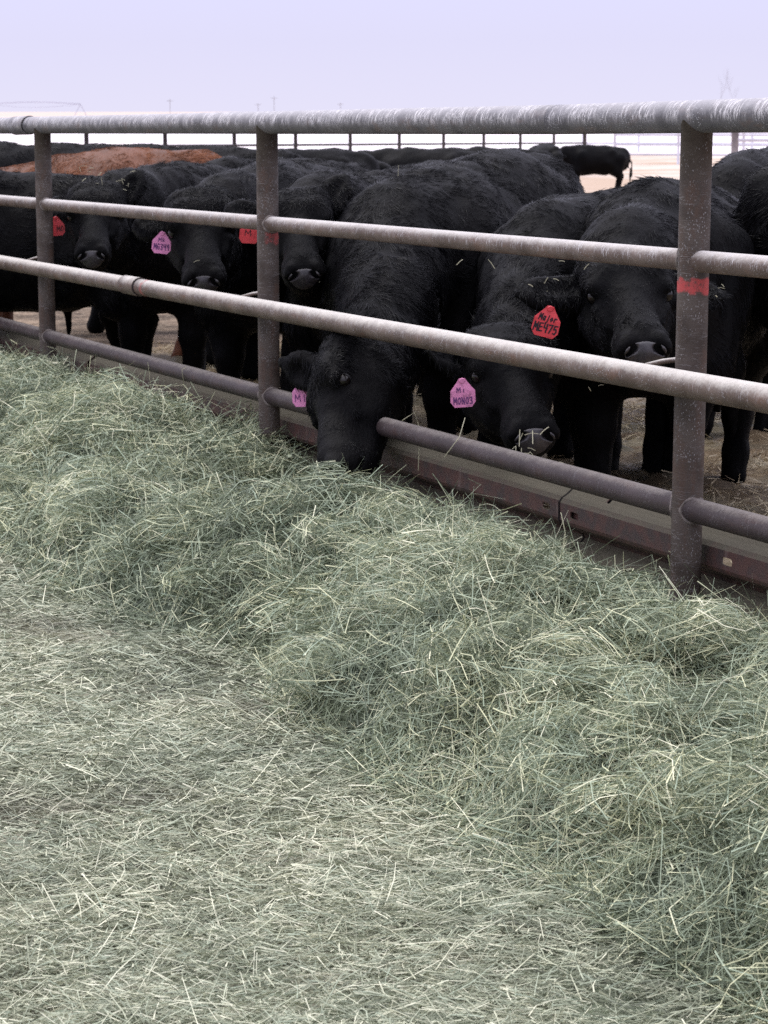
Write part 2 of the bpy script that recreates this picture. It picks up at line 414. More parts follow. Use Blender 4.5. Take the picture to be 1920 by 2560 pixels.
def build_guardrail():
    # W-shaped road barrier beams bolted behind the posts
    prof = [(-0.128, 0.362), (-0.118, 0.352), (-0.070, 0.312), (-0.052, 0.301), (-0.044, 0.290), (-0.044, 0.246), (-0.050, 0.236), (-0.070, 0.226),
            (-0.112, 0.205), (-0.118, 0.195), (-0.112, 0.187), (-0.070, 0.160), (-0.050, 0.148), (-0.044, 0.137), (-0.044, 0.095), (-0.052, 0.082), (-0.118, 0.03), (-0.128, 0.02)]
    panels = [(-3.5, 0.66, 0.0, [0.585, -0.10], 'brown guardrail beam under the bottom rail at the nearest post, overlapping its neighbour'),
              (0.56, 4.72, -0.014, [0.755], 'brown dusty guardrail beam between the slotted joint and the collared post'),
              (4.62, 8.8, 0.0, [], 'far guardrail beam half buried in hay beyond the collared post')]
    for s0, s1, off, slots, label in panels:
        bm = bmesh.new(); th = 0.0035; steps = 24
        def prof3(s):
            dz = zr(0, s) + 0.004
            fr = [fp(s, n + off, z + dz) for n, z in prof]; bk = [fp(s, n + off - th, z + dz - 0.0005) for n, z in prof]
            return [bm.verts.new(p) for p in fr + bk[::-1]]
        prev = None
        for k in range(steps + 1):
            ring = prof3(s0 + (s1 - s0)*k/steps)
            if prev:
                for j in range(len(ring)):
                    bm.faces.new((prev[j], ring[j], ring[(j + 1) % len(ring)], prev[(j + 1) % len(ring)]))
            else: bm.faces.new(ring)
            prev = ring
        bm.faces.new(prev[::-1])
        bmesh.ops.recalc_face_normals(bm, faces=bm.faces[:])
        o = link('guardrail_beam', mesh_bm('guardrail_beam', bm), M_BEAM)
        tag(o, label, 'guardrail', 'guardrail beams along the fence foot')
        if s0 < 0:                               # dark strip standing for the shadow line where this beam laps over the next
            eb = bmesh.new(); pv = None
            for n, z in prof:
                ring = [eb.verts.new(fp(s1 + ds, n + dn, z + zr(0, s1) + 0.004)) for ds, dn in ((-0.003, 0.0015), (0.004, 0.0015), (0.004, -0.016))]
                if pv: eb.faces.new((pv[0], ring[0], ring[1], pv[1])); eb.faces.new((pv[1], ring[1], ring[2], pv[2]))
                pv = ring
            link('lap_shade_strip', mesh_bm('lap_shade_strip', eb), M_DARK, o)
        # slotted bolt holes, cut through the steel
        cutters = []
        def cutter(s, z, hs, hz):
            cb = bmesh.new(); pts = []
            for k in range(20):
                a = k/20*6.28318
                cx, cz = math.cos(a), math.sin(a)
                sx_ = hs*math.copysign(abs(cx)**0.5, cx); sz = hz*math.copysign(abs(cz)**0.5, cz)
                pts.append((s + sx_, z + sz))
            f = [cb.verts.new(fp(a, 0.01, b_)) for a, b_ in pts]; g = [cb.verts.new(fp(a, -0.095, b_)) for a, b_ in pts]
            cb.faces.new(f); cb.faces.new(g[::-1])
            for k in range(20): cb.faces.new((f[k], g[k], g[(k + 1) % 20], f[(k + 1) % 20]))
            bmesh.ops.recalc_face_normals(cb, faces=cb.faces[:])
            return link('cutter', mesh_bm('cutter', cb))
        for s in slots:
            cutters.append(cutter(s, 0.270 + zr(0, s), 0.021, 0.009))
        if slots and s0 < 0: cutters.append(cutter(0.47, 0.322 + zr(0, 0.5), 0.009, 0.006))
        for c in cutters:
            md = o.modifiers.new('cut', 'BOOLEAN'); md.operation = 'DIFFERENCE'; md.object = c; md.solver = 'EXACT'
        if cutters:
            dg = bpy.context.evaluated_depsgraph_get()
            me = bpy.data.meshes.new_from_object(o.evaluated_get(dg)); o.modifiers.clear(); o.data = me
            for c in cutters: bpy.data.objects.remove(c)
        if s0 > 0.5 and s0 < 1:
            for sb, zb in ((0.71, 0.325),):
                bolt = bmesh.new(); bmesh.ops.create_uvsphere(bolt, u_segments=12, v_segments=6, radius=0.009)
                for v in bolt.verts: v.co.y *= 0.5
                link('bolt', mesh_bm('bolt', bolt, True), M_WELD, o, Matrix.Translation(fp(sb, -0.098, zb + zr(0, sb))) @ Matrix.Rotation(math.atan2(NV[1], NV[0]) + math.pi/2, 4, 'Z'))
build_guardrail()

# ------------------------------------------------------------------ cattle
def surface_nets(D, org, h):
    ins = D < 0
    nx, ny, nz = D.shape
    c = np.zeros((nx - 1, ny - 1, nz - 1), np.uint8)
    offs = [(i, j, k) for i in (0, 1) for j in (0, 1) for k in (0, 1)]
    for (i, j, k) in offs: c += ins[i:nx - 1 + i, j:ny - 1 + j, k:nz - 1 + k]
    act = (c > 0) & (c < 8)
    idx = np.argwhere(act); vid = np.full(act.shape, -1, np.int32); vid[act] = np.arange(len(idx))
    corner = {o: D[idx[:, 0] + o[0], idx[:, 1] + o[1], idx[:, 2] + o[2]] for o in offs}
    acc = np.zeros((len(idx), 3), np.float32); cnt = np.zeros(len(idx), np.float32)
    for a in offs:
        for ax in range(3):
            if a[ax] == 0:
                b = list(a); b[ax] = 1; b = tuple(b)
                va, vb = corner[a], corner[b]; m = (va < 0) != (vb < 0)
                t = np.where(m, va/np.where(m, va - vb, 1), 0)
                p = np.array(a, np.float32)[None].repeat(len(idx), 0); p[:, ax] += t
                acc += p*m[:, None]; cnt += m
    V = (idx + acc/cnt[:, None])*h + org
    faces = []
    for ax in range(3):
        sl0 = [slice(None)]*3; sl1 = [slice(None)]*3
        sl0[ax] = slice(0, -1); sl1[ax] = slice(1, None)
        a, b = ins[tuple(sl0)], ins[tuple(sl1)]
        e = np.argwhere(a != b); flip = a[tuple(e.T)]
        u, v = [q for q in range(3) if q != ax]
        ok = (e[:, u] > 0) & (e[:, v] > 0) & (e[:, u] < D.shape[u] - 1) & (e[:, v] < D.shape[v] - 1)
        e, flip = e[ok], flip[ok]
        def cell(du, dv):
            q = e.copy(); q[:, u] -= du; q[:, v] -= dv
            return vid[q[:, 0], q[:, 1], q[:, 2]]
        Q = np.stack([cell(1, 1), cell(0, 1), cell(0, 0), cell(1, 0)], -1)
        if ax == 1: flip = ~flip
        Q[~flip] = Q[~flip][:, ::-1]
        faces.append(Q)
    return V, np.vstack(faces)

class Field:
    def __init__(s, lo, hi, h):
        s.h = h; s.lo = np.array(lo, np.float32); n = np.ceil((np.array(hi) - lo)/h).astype(int) + 1
        s.D = np.full(n, 0.3, np.float32); s.ax = [s.lo[i] + np.arange(n[i], dtype=np.float32)*h for i in range(3)]
    def cone(s, a, b, r1, r2, k=0.05, sq=None, cut=False):
        """tapered capsule from a to b; sq = list of (unit direction, factor) flattening it along that direction"""
        a = np.array(a, np.float32); b = np.array(b, np.float32); m = max(r1, r2)*1.35 + k + 0.02
        sl = []
        for i in range(3):
            l, u = min(a[i], b[i]) - m, max(a[i], b[i]) + m
            i0, i1 = np.searchsorted(s.ax[i], l), np.searchsorted(s.ax[i], u)
            if i1 <= i0: return
            sl.append(slice(i0, i1))
        X, Y, Z = np.meshgrid(s.ax[0][sl[0]], s.ax[1][sl[1]], s.ax[2][sl[2]], indexing='ij', sparse=True)
        d = b - a; L2 = float(d @ d) + 1e-9
        t = np.clip(((X - a[0])*d[0] + (Y - a[1])*d[1] + (Z - a[2])*d[2])/L2, 0, 1)
        qx, qy, qz = X - a[0] - t*d[0], Y - a[1] - t*d[1], Z - a[2] - t*d[2]
        for e, f in (sq or []):
            c = (qx*e[0] + qy*e[1] + qz*e[2])*(1/f - 1)
            qx, qy, qz = qx + c*e[0], qy + c*e[1], qz + c*e[2]
        g = np.sqrt(qx*qx + qy*qy + qz*qz) - (r1 + t*(r2 - r1))
        sub = s.D[tuple(sl)]
        if cut:
            g = -g; hh = np.clip(0.5 - 0.5*(sub - g)/k, 0, 1); s.D[tuple(sl)] = sub + (g - sub)*hh + k*hh*(1 - hh)
        else:
            hh = np.clip(0.5 + 0.5*(sub - g)/k, 0, 1); s.D[tuple(sl)] = sub + (g - sub)*hh - k*hh*(1 - hh)

def hide_mat(name, c, c2, spec=0.25):
    m, t, b = newmat(name); q = NB(t); tc = q.n('TexCoord').outputs['Object']
    q.l(q.mix(q.mapr(q.noise(tc, 6, 5), 0.35, 0.65), c, c2), b.inputs['Base Color'])
    b.inputs['Roughness'].default_value = 0.55; b.inputs['Specular IOR Level'].default_value = spec
    b.inputs['Sheen Weight'].default_value = 0.002 if c[0] < 0.02 else 0.0; b.inputs['Sheen Roughness'].default_value = 0.45; b.inputs['Sheen Tint'].default_value = (0.75, 0.80, 1.0, 1)
    q.bump(q.noise(q.vscale(tc, (40, 40, 14)), 1.0, 5, 0.7), 0.8, 0.01, b)
    return m
def coat_mat(name, c, rough=0.42, spec=0.5):
    m, t, b = newmat(name); q = NB(t); tc = q.n('TexCoord').outputs['Object']
    n = q.mapr(q.noise(tc, 3.5, 4), 0.35, 0.7)
    q.l(q.mix(n, tuple(v*0.7 for v in c), tuple(v*1.3 for v in c)), b.inputs['Base Color'])
    b.inputs['Roughness'].default_value = rough; b.inputs['Specular IOR Level'].default_value = spec
    return m
M_HIDE = hide_mat('black hide', (0.0022, 0.0022, 0.0027), (0.0034, 0.0031, 0.0033), 0.06)
M_COAT = coat_mat('black winter coat', (0.0022, 0.0022, 0.0032), 0.32, 0.115)
M_HIDEB = hide_mat('red brown hide', (0.09, 0.034, 0.017), (0.14, 0.052, 0.026))
M_COATB = coat_mat('red brown winter coat', (0.18, 0.074, 0.037), 0.55, 0.10)
M_NOSE = mottled('wet dark nose', (0.016, 0.014, 0.016), (0.036, 0.031, 0.034), 60, 0.33, 0.0015)
M_NOSE.node_tree.nodes['Principled BSDF'].inputs['Specular IOR Level'].default_value = 0.6
M_EYE = flat('dark wet eye', (0.008, 0.006, 0.005), 0.10, 0.35)
M_LID = flat('dark eyelid skin', (0.008, 0.007, 0.008), 0.5, 0.3)
M_HAYBIT = flat('pale hay wisps', (0.50, 0.48, 0.33), 0.6)
M_INK = flat('black marker ink', (0.012, 0.01, 0.015), 0.6)
M_INKP = flat('faded purple marker ink', (0.10, 0.03, 0.13), 0.6)
def tag_mat(name, c, dirt):
    m, t, b = newmat(name); q = NB(t); tc = q.n('TexCoord').outputs['Object']
    f = q.math('MULTIPLY', q.mapr(q.noise(tc, 70, 5, 0.7), 0.48, 0.68), dirt)
    q.l(q.mix(f, c, tuple(v*0.35 for v in c)), b.inputs['Base Color']); b.inputs['Roughness'].default_value = 0.45
    return m
M_TAGR = tag_mat('red plastic tag', (0.60, 0.040, 0.050), 0.45)
M_TAGP = tag_mat('pink plastic tag', (0.68, 0.24, 0.46), 0.3)
M_TAGPD = tag_mat('dirty pink plastic tag', (0.66, 0.23, 0.42), 0.75)

# hand-drawn letters: strokes on a unit cell
GLY = {'M': [[(0, 0), (.1, 1), (.5, .35), (.9, 1), (1, 0)]], 'E': [[(.9, 1), (.1, .95), (.1, 0), (.95, .05)], [(.1, .5), (.8, .55)]],
       '4': [[(.1, 1), (.1, .5), (.9, .5)], [(.8, 1), (.8, 0)]], '7': [[(.05, .95), (.9, 1), (.4, 0)]],
       '5': [[(.9, 1), (.2, .95), (.15, .55), (.7, .6), (.85, .3), (.6, 0), (.1, .05)]], 'G': [[(.9, .85), (.5, 1), (.1, .6), (.15, .15), (.6, 0), (.9, .2), (.9, .45), (.55, .45)]],
       '3': [[(.1, .95), (.7, 1), (.8, .7), (.4, .52), (.85, .35), (.7, 0), (.1, .05)]], '9': [[(.8, .6), (.4, .5), (.15, .75), (.45, 1), (.8, .9), (.8, .4), (.7, 0)]],
       'a': [[(.8, .55), (.4, .65), (.15, .3), (.4, 0), (.8, .3), (.8, .6), (.85, 0)]], 'j': [[(.6, .6), (.6, -.2), (.2, -.35)], [(.6, .82), (.62, .88)]],
       'o': [[(.5, .62), (.15, .35), (.45, 0), (.85, .3), (.5, .62)]], 'r': [[(.2, .6), (.25, 0)], [(.25, .4), (.5, .62), (.9, .55)]],
       'N': [[(.1, 0), (.1, 1), (.85, 0), (.9, 1)]], 'i': [[(.5, .6), (.5, 0)]], 'k': [[(.2, 1), (.2, 0)], [(.8, .6), (.25, .3), (.85, 0)]],
       '1': [[(.5, 1), (.5, 0)]], '0': [[(.5, 1), (.1, .6), (.2, .1), (.6, 0), (.9, .4), (.8, .9), (.5, 1)]]}
def writing(text, x0, y0, w, hgt, lw, z, slant=0.0):
    V, F = [], []
    n = len(text); cw = w/n
    for i, ch in enumerate(text):
        for st in GLY.get(ch, []):
            pts = [(x0 + cw*(i + 0.12 + p[0]*0.76) + slant*p[1]*hgt, y0 + p[1]*hgt) for p in st]
            for (ax, ay), (bx, by) in zip(pts[:-1], pts[1:]):
                dx, dy = bx - ax, by - ay; L = math.hypot(dx, dy) + 1e-9; ux, uy = dx/L*lw/2, dy/L*lw/2; px, py = -uy, ux
                o = len(V); ax -= ux; ay -= uy; bx += ux; by += uy
                V += [(ax + px, ay + py, z), (ax - px, ay - py, z), (bx - px, by - py, z), (bx + px, by + py, z)]; F.append((o, o + 1, o + 2, o + 3))
                z += 0.00002
    return V, F
def ear_tag(parent, loc, roll, yaw, mat, ink, lines, label, size=1.0, pitch=0.0):
    poly = [(-.009, .047), (.009, .047), (.016, .036), (.037, .010), (.038, -.024), (.026, -.040), (-.026, -.040), (-.038, -.024), (-.037, .010), (-.016, .036)]
    bm = bmesh.new(); th = 0.0009
    def zc(x, y): return 0.06*x*x*10 - 0.004*(y > 0.03)
    f = [bm.verts.new((x, y, th + zc(x, y))) for x, y in poly]; g = [bm.verts.new((x, y, -th + zc(x, y))) for x, y in poly]
    bm.faces.new(f); bm.faces.new(g[::-1])
    for k in range(len(poly)): bm.faces.new((f[k], g[k], g[(k + 1) % len(poly)], f[(k + 1) % len(poly)]))
    bmesh.ops.triangulate(bm, faces=bm.faces[:2])
    M = Matrix.Translation(loc) @ Euler((math.pi/2 + pitch, 0, yaw), 'XYZ').to_matrix().to_4x4() @ Matrix.Rotation(roll, 4, 'Z') @ Matrix.Scale(size*0.92, 4)
    t = link('ear_tag', mesh_bm('ear_tag', bm), mat, parent, M); t['label'] = label
    Mp = parent.matrix_basis if parent.parent is None else parent.matrix_world
    def sub(name, me, m):
        o = bpy.data.objects.new(name, me); COL.objects.link(o); me.materials.append(m); o.parent = t; return o
    V, F = [], []
    for text, x0, y0, w, hgt, lw, sl in lines:
        v, f2 = writing(text, x0, y0, w, hgt, lw, 0.0022, sl); F += [tuple(i + len(V) for i in q) for q in f2]; V += v
    if V:
        me = bpy.data.meshes.new('handwriting'); me.from_pydata(V, [], F); sub('handwriting', me, ink)
    b2 = bmesh.new(); bmesh.ops.create_cone(b2, cap_ends=True, segments=14, radius1=0.0085, radius2=0.007, depth=0.004)
    for v in b2.verts: v.co += Vector((0, 0.040, 0.001))
    sub('button', mesh_bm('button', b2), mat)
    return t

def wisps(parent, spots, mat=None, size=0.03, seed=1, name='hay_wisp'):
    """small bits of hay caught in the coat, world points"""
    rr = random.Random(seed); V, F = [], []
    for (x, y, z, n, sp) in spots:
        for _ in range(max(1, int(n*0.6))):
            c = Vector((x + rr.gauss(0, sp), y + rr.gauss(0, sp*0.4), z + rr.gauss(0, sp)))
            d = Vector((rr.gauss(0, 1), rr.gauss(0, 0.3), rr.gauss(0, 0.9))).normalized()*size*rr.uniform(0.25, 1.0)
            w = Vector((-d.z, 0, d.x)).normalized()*0.00085*rr.uniform(0.6, 1.4); bend = Vector((0, 0, -abs(d.x)*0.25))
            o = len(V)
            for p in (c - d/2, c + bend*-0.4, c + d/2): V += [tuple(p - w), tuple(p + w)]
            F += [(o, o + 2, o + 3, o + 1), (o + 2, o + 4, o + 5, o + 3)]
    me = bpy.data.meshes.new(name); me.from_pydata(V, [], F)
    o = link(name, me, mat or M_HAYBIT, parent); o['kind'] = 'stuff'
    return o

def norm(v):
    v = np.array(v, float); return v/np.linalg.norm(v)
ALLCOWS = []
def make_cow(name, shoulder, heading, k=0.96, poll=None, muz=None, ears=None, vhint=(0, -1, 0.6), h=0.012, fur=34000, furlen=1.0,
             brown=False, seed=0, label='', group='cattle behind the feed fence', lean=0.0, gait=0.0, z0=None, tailside=0.0, rise=0.0, drop=0.0, throat=1.0, hrel=0.97):
    hx, hy = norm(heading)[:2]
    ox, oy = shoulder[0] - hx*0.45*k, shoulder[1] - hy*0.45*k
    base = gz(oy) + 0.01 if z0 is None else z0
    ang = math.atan2(hy, hx)
    root = empty(name, (ox, oy, base), ang)
    tag(root, label, 'cattle', group)
    Mw = Matrix.LocRotScale(root.location, root.rotation_euler, None); Mi = np.array(Mw.inverted())
    def loc(p): return (Mi @ np.array([*p, 1.0]))[:3]
    def locd(v): return Mi[:3, :3] @ np.array(v)
    rs = np.random.default_rng(seed + 100)
    # head frame in local space
    if poll is None:
        pl = np.array([1.0, 0.02, 0.95])*k; ml = np.array([1.33, 0.05, 0.68])*k; vh = np.array([1, 0, 0.4])
    else:
        pl, ml, vh = loc(poll), loc(muz), locd(vhint)
    u = ml - pl; Lh = np.linalg.norm(u); u /= Lh; hs = Lh/0.45
    v = vh - u*(vh @ u); v /= np.linalg.norm(v); w = np.cross(u, v)
    hr = hs*hrel
    def H(a, b, c=0.0): return pl + u*a*hs + (v*b + w*c)*hr
    pts = [pl, ml]
    if ears is not None:
        el = [loc(q) if q is not None else None for q in ears]
        # assign each given tip to its own side
    else:
        el = [H(0.02, -0.06, 0.27), H(0.02, -0.06, -0.27)]
    tips = []
    for q in el:
        if q is not None: tips.append(q); pts.append(q)
    lo = np.minimum.reduce(pts + [np.array([-0.98*k, -0.42*k, -0.03])]) - 0.16
    hi = np.maximum.reduce(pts + [np.array([0.85*k, 0.42*k, 1.20*k])]) + 0.16
    lo[2] = -0.03
    f = Field(lo, hi, h)
    Yv = np.array([0, 1, 0.])
    def c(a, b, r1, r2, kk=0.08, sy=None):
        f.cone(np.array(a)*k, np.array(b)*k, r1*k, r2*k, kk, [(Yv, sy)] if sy else None)
    j = lambda s: float(rs.uniform(-s, s))
    c((-.62, 0, .83 + rise), (-.25, 0, .80 + rise*.6), .25, .31, .1, .95)
    c((-.25, 0, .79 + rise*.5), (.25, 0, .79 - drop*.5), .325, .335, .1, .92 + j(.04))
    c((.22, 0, .80 - drop*.5), (.50, 0, .82 - drop), .325, .27, .1, .86)
    c((-.68, 0, 1.02 + rise), (.10, 0, 1.04), .08, .075, .12)
    c((.22, 0, 1.02 - drop*.8), (.52, 0, 1.02 - drop), .11, .10, .1)
    c((-.74, 0, .95 + rise), (-.70, 0, .70), .12, .16, .08)
    for s in (-1, 1):
        g = gait*s
        c((-.42, s*.19, 1.0), (-.38, s*.17, .97), .06, .07, .07)
        c((-.58, s*.14, .82), (-.54, s*.17, .55), .20, .14, .05)
        c((-.30, s*.30, .74), (-.36, s*.24, .66), .03, .03, .12)
        c((-.52, s*.17, .58), (-.66 + g, s*.15, .42), .115, .07, .05)
        c((-.66 + g, s*.15, .42), (-.61 + g*1.4, s*.15, .12), .058, .045, .03)
        c((-.61 + g*1.4, s*.15, .12), (-.58 + g*1.4, s*.15, .035), .052, .055, .03)
        c((.34, s*.165, .90 - drop), (.46, s*.18, .58), .165, .12, .045)
        c((.46, s*.165, .58), (.47 - g*.6, s*.16, .35), .10, .066, .05)
        c((.47 - g*.6, s*.16, .35), (.46 - g, s*.155, .12), .058, .044, .03)
        c((.46 - g, s*.155, .12), (.49 - g, s*.155, .035), .05, .054, .03)
    c((.50, 0, .62), (.58, 0, .74), .15, .17, .1)
    # tail
    c((-.84, .01, 1.0), (-.93, .02 + tailside, .72), .035, .026, .03)
    c((-.93, .02 + tailside, .72), (-.91, .03 + tailside, .45), .026, .034, .02)
    c((-.91, .03 + tailside, .45), (-.89, .03 + tailside, .24), .034, .010, .02)
    # neck
    nb = np.array([.50, 0, .90 - drop])*k; nt_ = H(0.06, -0.10); mid = nb*0.5 + nt_*0.5 + np.array([0.03, 0, 0.05])*k*(1 if nt_[2] > 0.6 else -0.3)
    side = np.cross(norm(nt_ - nb), [0, 0, 1.0]); side = norm(side)
    f.cone(nb, mid, .25*k, .185*k, .08, [(side, .80)]); f.cone(mid, nt_, .185*k, .135*hr, .07, [(side, .84)])
    tb = np.array([.56, 0, .70])*k; tt = H(0.12, -0.14 + 0.10*(1 - throat))
    f.cone(tb, tt, .19*k, .095*hs*throat, .08*throat, [(side, .72)])
    # head
    def hc(a, b, r1, r2, kk=.03, sq=None, cut=False): f.cone(H(*a), H(*b), r1*hr, r2*hr, kk, sq, cut)
    hc((.05, -.050), (.16, -.045), .120, .100, .03)
    hc((.02, -.015, -.060), (.02, -.015, .060), .074, .074, .03)                # broad poll
    hc((.10, .010, -.055), (.10, .010, .055), .070, .070, .025)                 # flat forehead
    hc((.17, -.022), (.30, -.012), .078, .060, .025, [(w, .88)])                # bridge of the nose
    hc((.29, -.014), (.355, -.016), .060, .066, .025, [(w, .98)])
    hc((.372, -.022), (.388, -.028), .066, .065, .02, [(w, 1.18)])              # muzzle
    hc((.10, -.125), (.36, -.080), .070, .044, .03)                             # lower jaw
    hc((.345, -.085), (.385, -.078), .042, .036, .02, [(w, 1.2)])               # chin
    for s in (-1, 1):
        hc((.12, -.10, s*.060), (.22, -.088, s*.046), .072, .052, .022)
        hc((.115, .030, s*.080), (.148, .022, s*.094), .033, .031, .012)        # brow
        hc((.190, -.020, s*.088), (.245, -.040, s*.068), .022, .018, .014)      # cheek bone
        hc((.240, .050, s*.085), (.320, .045, s*.080), .030, .026, .02, None, True)   # hollow beside the bridge
        hc((.163, .004, s*.122), (.172, -.002, s*.122), .019, .017, .010, None, True)  # eye socket
        hc((.412, .018, s*.042), (.428, .004, s*.052), .024, .024, .012)        # nostril wing
    for s in (-1, 1):
        hc((.450, .014, s*.030), (.455, -.010, s*.052), .019, .017, .006, None, True)
    hc((.40, -.062, -.05), (.40, -.062, .05), .006, .006, .006, None, True)     # mouth line
    # ears
    for tip in tips:
        s = 1 if (tip - pl) @ w > 0 else -1
        bs = H(.03, -.055, s*.085); ax = norm(tip - bs); Le = np.linalg.norm(tip - bs)
        en = v - ax*(v @ ax); en = norm(en + 0.25*u); en = norm(en - ax*(en @ ax))
        m1 = bs + ax*Le*0.35; m2 = bs + ax*Le*0.68
        f.cone(bs, m1, .034*hs, .058*hs, .02, [(en, .5)]); f.cone(m1, m2, .058*hs, .056*hs, .02, [(en, .42)]); f.cone(m2, bs + ax*Le*0.93, .056*hs, .026*hs, .02, [(en, .42)])
        f.cone(m1 + en*0.026*hs, m2 + en*0.026*hs, .036*hs, .034*hs, .012, [(en, .6)], True)
    V, F = surface_nets(f.D, f.lo, h)
    # loose skin and matted clumps
    def normals(V, F):
        a, b_, c_, d = (V[F[:, i]] for i in range(4)); fn = np.cross(c_ - a, d - b_); N = np.zeros_like(V)
        for i in range(4): np.add.at(N, F[:, i], fn)
        return N/(np.linalg.norm(N, axis=1, keepdims=True) + 1e-9), fn
    N, _ = normals(V, F)
    hd = (V - pl); hu, hv, hw = hd @ u/hs, hd @ v/hr, hd @ w/hr
    onhead = (hu > -0.05) & (np.abs(hw) < 0.16) & (np.abs(hv) < 0.24) & (hu < 0.6)
    amp = np.where(onhead, np.where(hu > 0.2, 0.0008, 0.004), 0.010)
    if brown: amp = amp*0.4
    q = V + seed*3.1
    disp = vnoise(q*np.array([3.6, 3.6, 2.4]) + 4)*amp*1.5 + vnoise(q*np.array([10, 10, 5]))*amp + vnoise(q*np.array([26, 26, 15]))*amp*0.45
    V = V + N*disp[:, None].astype(np.float32)
    N, _ = normals(V, F)
    body = link('body', mesh_np('body', V, F), M_HIDEB if brown else M_HIDE, root, Mw)
    if h < 0.016 and poll is not None:          # the bare nose pad, a finer mesh over the muzzle end
        pc = H(.425, -.010); g = Field(pc - 0.10*hs, pc + 0.10*hs, 0.0042)
        def pcn(a, b, r1, r2, kk, sq=None, cut=False): g.cone(H(*a), H(*b), r1*hr, r2*hr, kk, sq, cut)
        pcn((.375, -.022), (.390, -.026), .0672, .0672, .02, [(w, 1.14)])
        for s in (-1, 1):
            pcn((.415, .020, s*.040), (.430, .006, s*.050), .0255, .0255, .014)
        for s in (-1, 1):
            pcn((.460, .016, s*.028), (.458, -.006, s*.050), .0125, .011, .005, None, True)
            pcn((.440, .012, s*.032), (.436, -.004, s*.048), .012, .010, .005, None, True)
        GX, GY, GZ = np.meshgrid(*g.ax, indexing='ij'); R_ = np.stack([GX, GY, GZ], -1) - pl
        ru, rv, rw = R_ @ u/hs, R_ @ v/hr, R_ @ w/hr
        el_ = (np.sqrt(((ru - .462)/.052)**2 + ((rv + .008)/.044)**2 + (rw/(.060 + 0.30*np.clip(rv, -.05, .03)))**2) - 1)*0.05
        g.D = np.maximum(g.D, el_.astype(np.float32))
        Vn, Fn = surface_nets(g.D, g.lo, 0.0042)
        if len(Fn): link('nose', mesh_np('nose', Vn, Fn), M_NOSE, root, Mw)
    if h < 0.016 and poll is not None:
        for s in (-1, 1):
            bm = bmesh.new(); bmesh.ops.create_uvsphere(bm, u_segments=20, v_segments=12, radius=0.0185*hr)
            e_ = link('eye', mesh_bm('eye', bm, True), M_EYE, root, Mw @ Matrix.Translation(Vector(H(.158, .004, s*.100))))
            lid = bmesh.new(); bmesh.ops.create_uvsphere(lid, u_segments=20, v_segments=12, radius=0.0215*hr)
            dn = Vector(u*0.75 + v*0.25 + w*s*0.45).normalized()
            bmesh.ops.bisect_plane(lid, geom=lid.verts[:] + lid.edges[:] + lid.faces[:], plane_co=dn*0.007*hr, plane_no=dn, clear_outer=True)
            link('eyelid', mesh_bm('eyelid', lid, True), M_LID, root, Mw @ Matrix.Translation(Vector(H(.157, .004, s*.0985))))
    # coat of hair strands
    if fur:
        tri = np.vstack([F[:, [0, 1, 2]], F[:, [0, 2, 3]]])
        A, B, C_ = V[tri[:, 0]], V[tri[:, 1]], V[tri[:, 2]]
        ar = np.linalg.norm(np.cross(B - A, C_ - A), axis=1)*0.5
        cen = (A + B + C_)/3; tn = N[tri[:, 0]]
        cl = loc((0, 0, CAM_H)); vd = cl - cen; vd /= np.linalg.norm(vd, axis=1, keepdims=True)
        face = (tn*vd).sum(1)
        wgt = ar*np.where(face > -0.35, 1.0, 0.12)
        wgt *= np.where(cen[:, 2] < 0.12*k, 0.2, 1)
        hq = cen - pl; wgt *= np.where(((hq @ u)/hs > 0.385) & (np.linalg.norm(hq, axis=1) < 0.56*hs), 0.0, 1)
        wgt *= np.where(np.linalg.norm(hq - (u*0.16*hs)[None], axis=1) < 0.30*hs, 3.2 if poll is not None else 1.0, 1.0)
        ids = rs.choice(len(tri), fur, p=wgt/wgt.sum())
        r1, r2 = rs.random(fur), rs.random(fur); sq_ = np.sqrt(r1)
        P = A[ids]*(1 - sq_)[:, None] + B[ids]*(sq_*(1 - r2))[:, None] + C_[ids]*(sq_*r2)[:, None]
        Nn = tn[ids]
        hd = P - pl; hu, hv, hw = hd @ u/hs, hd @ v/hr, hd @ w/hr
        head = (hu > -0.08) & (np.abs(hw) < 0.17) & (hv > -0.24) & (hv < 0.25) & (hu < 0.6)
        earz = (hu > -0.2) & (hu < 0.2) & (np.abs(hw) >= 0.13) & (np.abs(hw) < 0.36) & (np.abs(hv) < 0.22)
        face_ = head & (hu > 0.14); nosez = head & (hu > 0.395); pollz = head & (hu <= 0.14)
        legz = (P[:, 2] < 0.48*k)
        ln = np.full(fur, 0.050)*furlen
        ln[P[:, 2] > 0.95*k] = 0.038*furlen
        ln[legz] = 0.014; ln[earz] = 0.026; ln[pollz] = 0.032; ln[face_] = 0.015; ln[nosez] = 0.004
        ln *= rs.uniform(0.55, 1.25, fur)*k
        dirv = np.tile(np.array([-0.55, 0, -0.85]), (fur, 1))
        cvec = lambda sc, sd: np.stack([vnoise(P*sc + sd), vnoise(P*sc + sd + 7.7), vnoise(P*sc + sd + 15.1)], -1)
        dirv += cvec(4.0, seed*2.3)*0.8 + cvec(13.0, seed*1.3 + 3)*0.75 + rs.normal(0, 0.09, (fur, 3))
        dirv[pollz] += rs.normal(0, 0.5, (int(pollz.sum()), 3)); dirv[face_] = (u*0.7)[None] + cvec(22.0, seed + 5.0)[face_]*0.7 + rs.normal(0, 0.18, (int(face_.sum()), 3)) 
        T = dirv - Nn*(dirv*Nn).sum(1, keepdims=True); T /= np.linalg.norm(T, axis=1, keepdims=True) + 1e-9
        lift = 0.17 + 0.26*vnoise(P*9 + 31) + rs.normal(0, 0.04, fur)
        lift = np.clip(lift, 0.05, 0.7); lift[earz] += 0.25
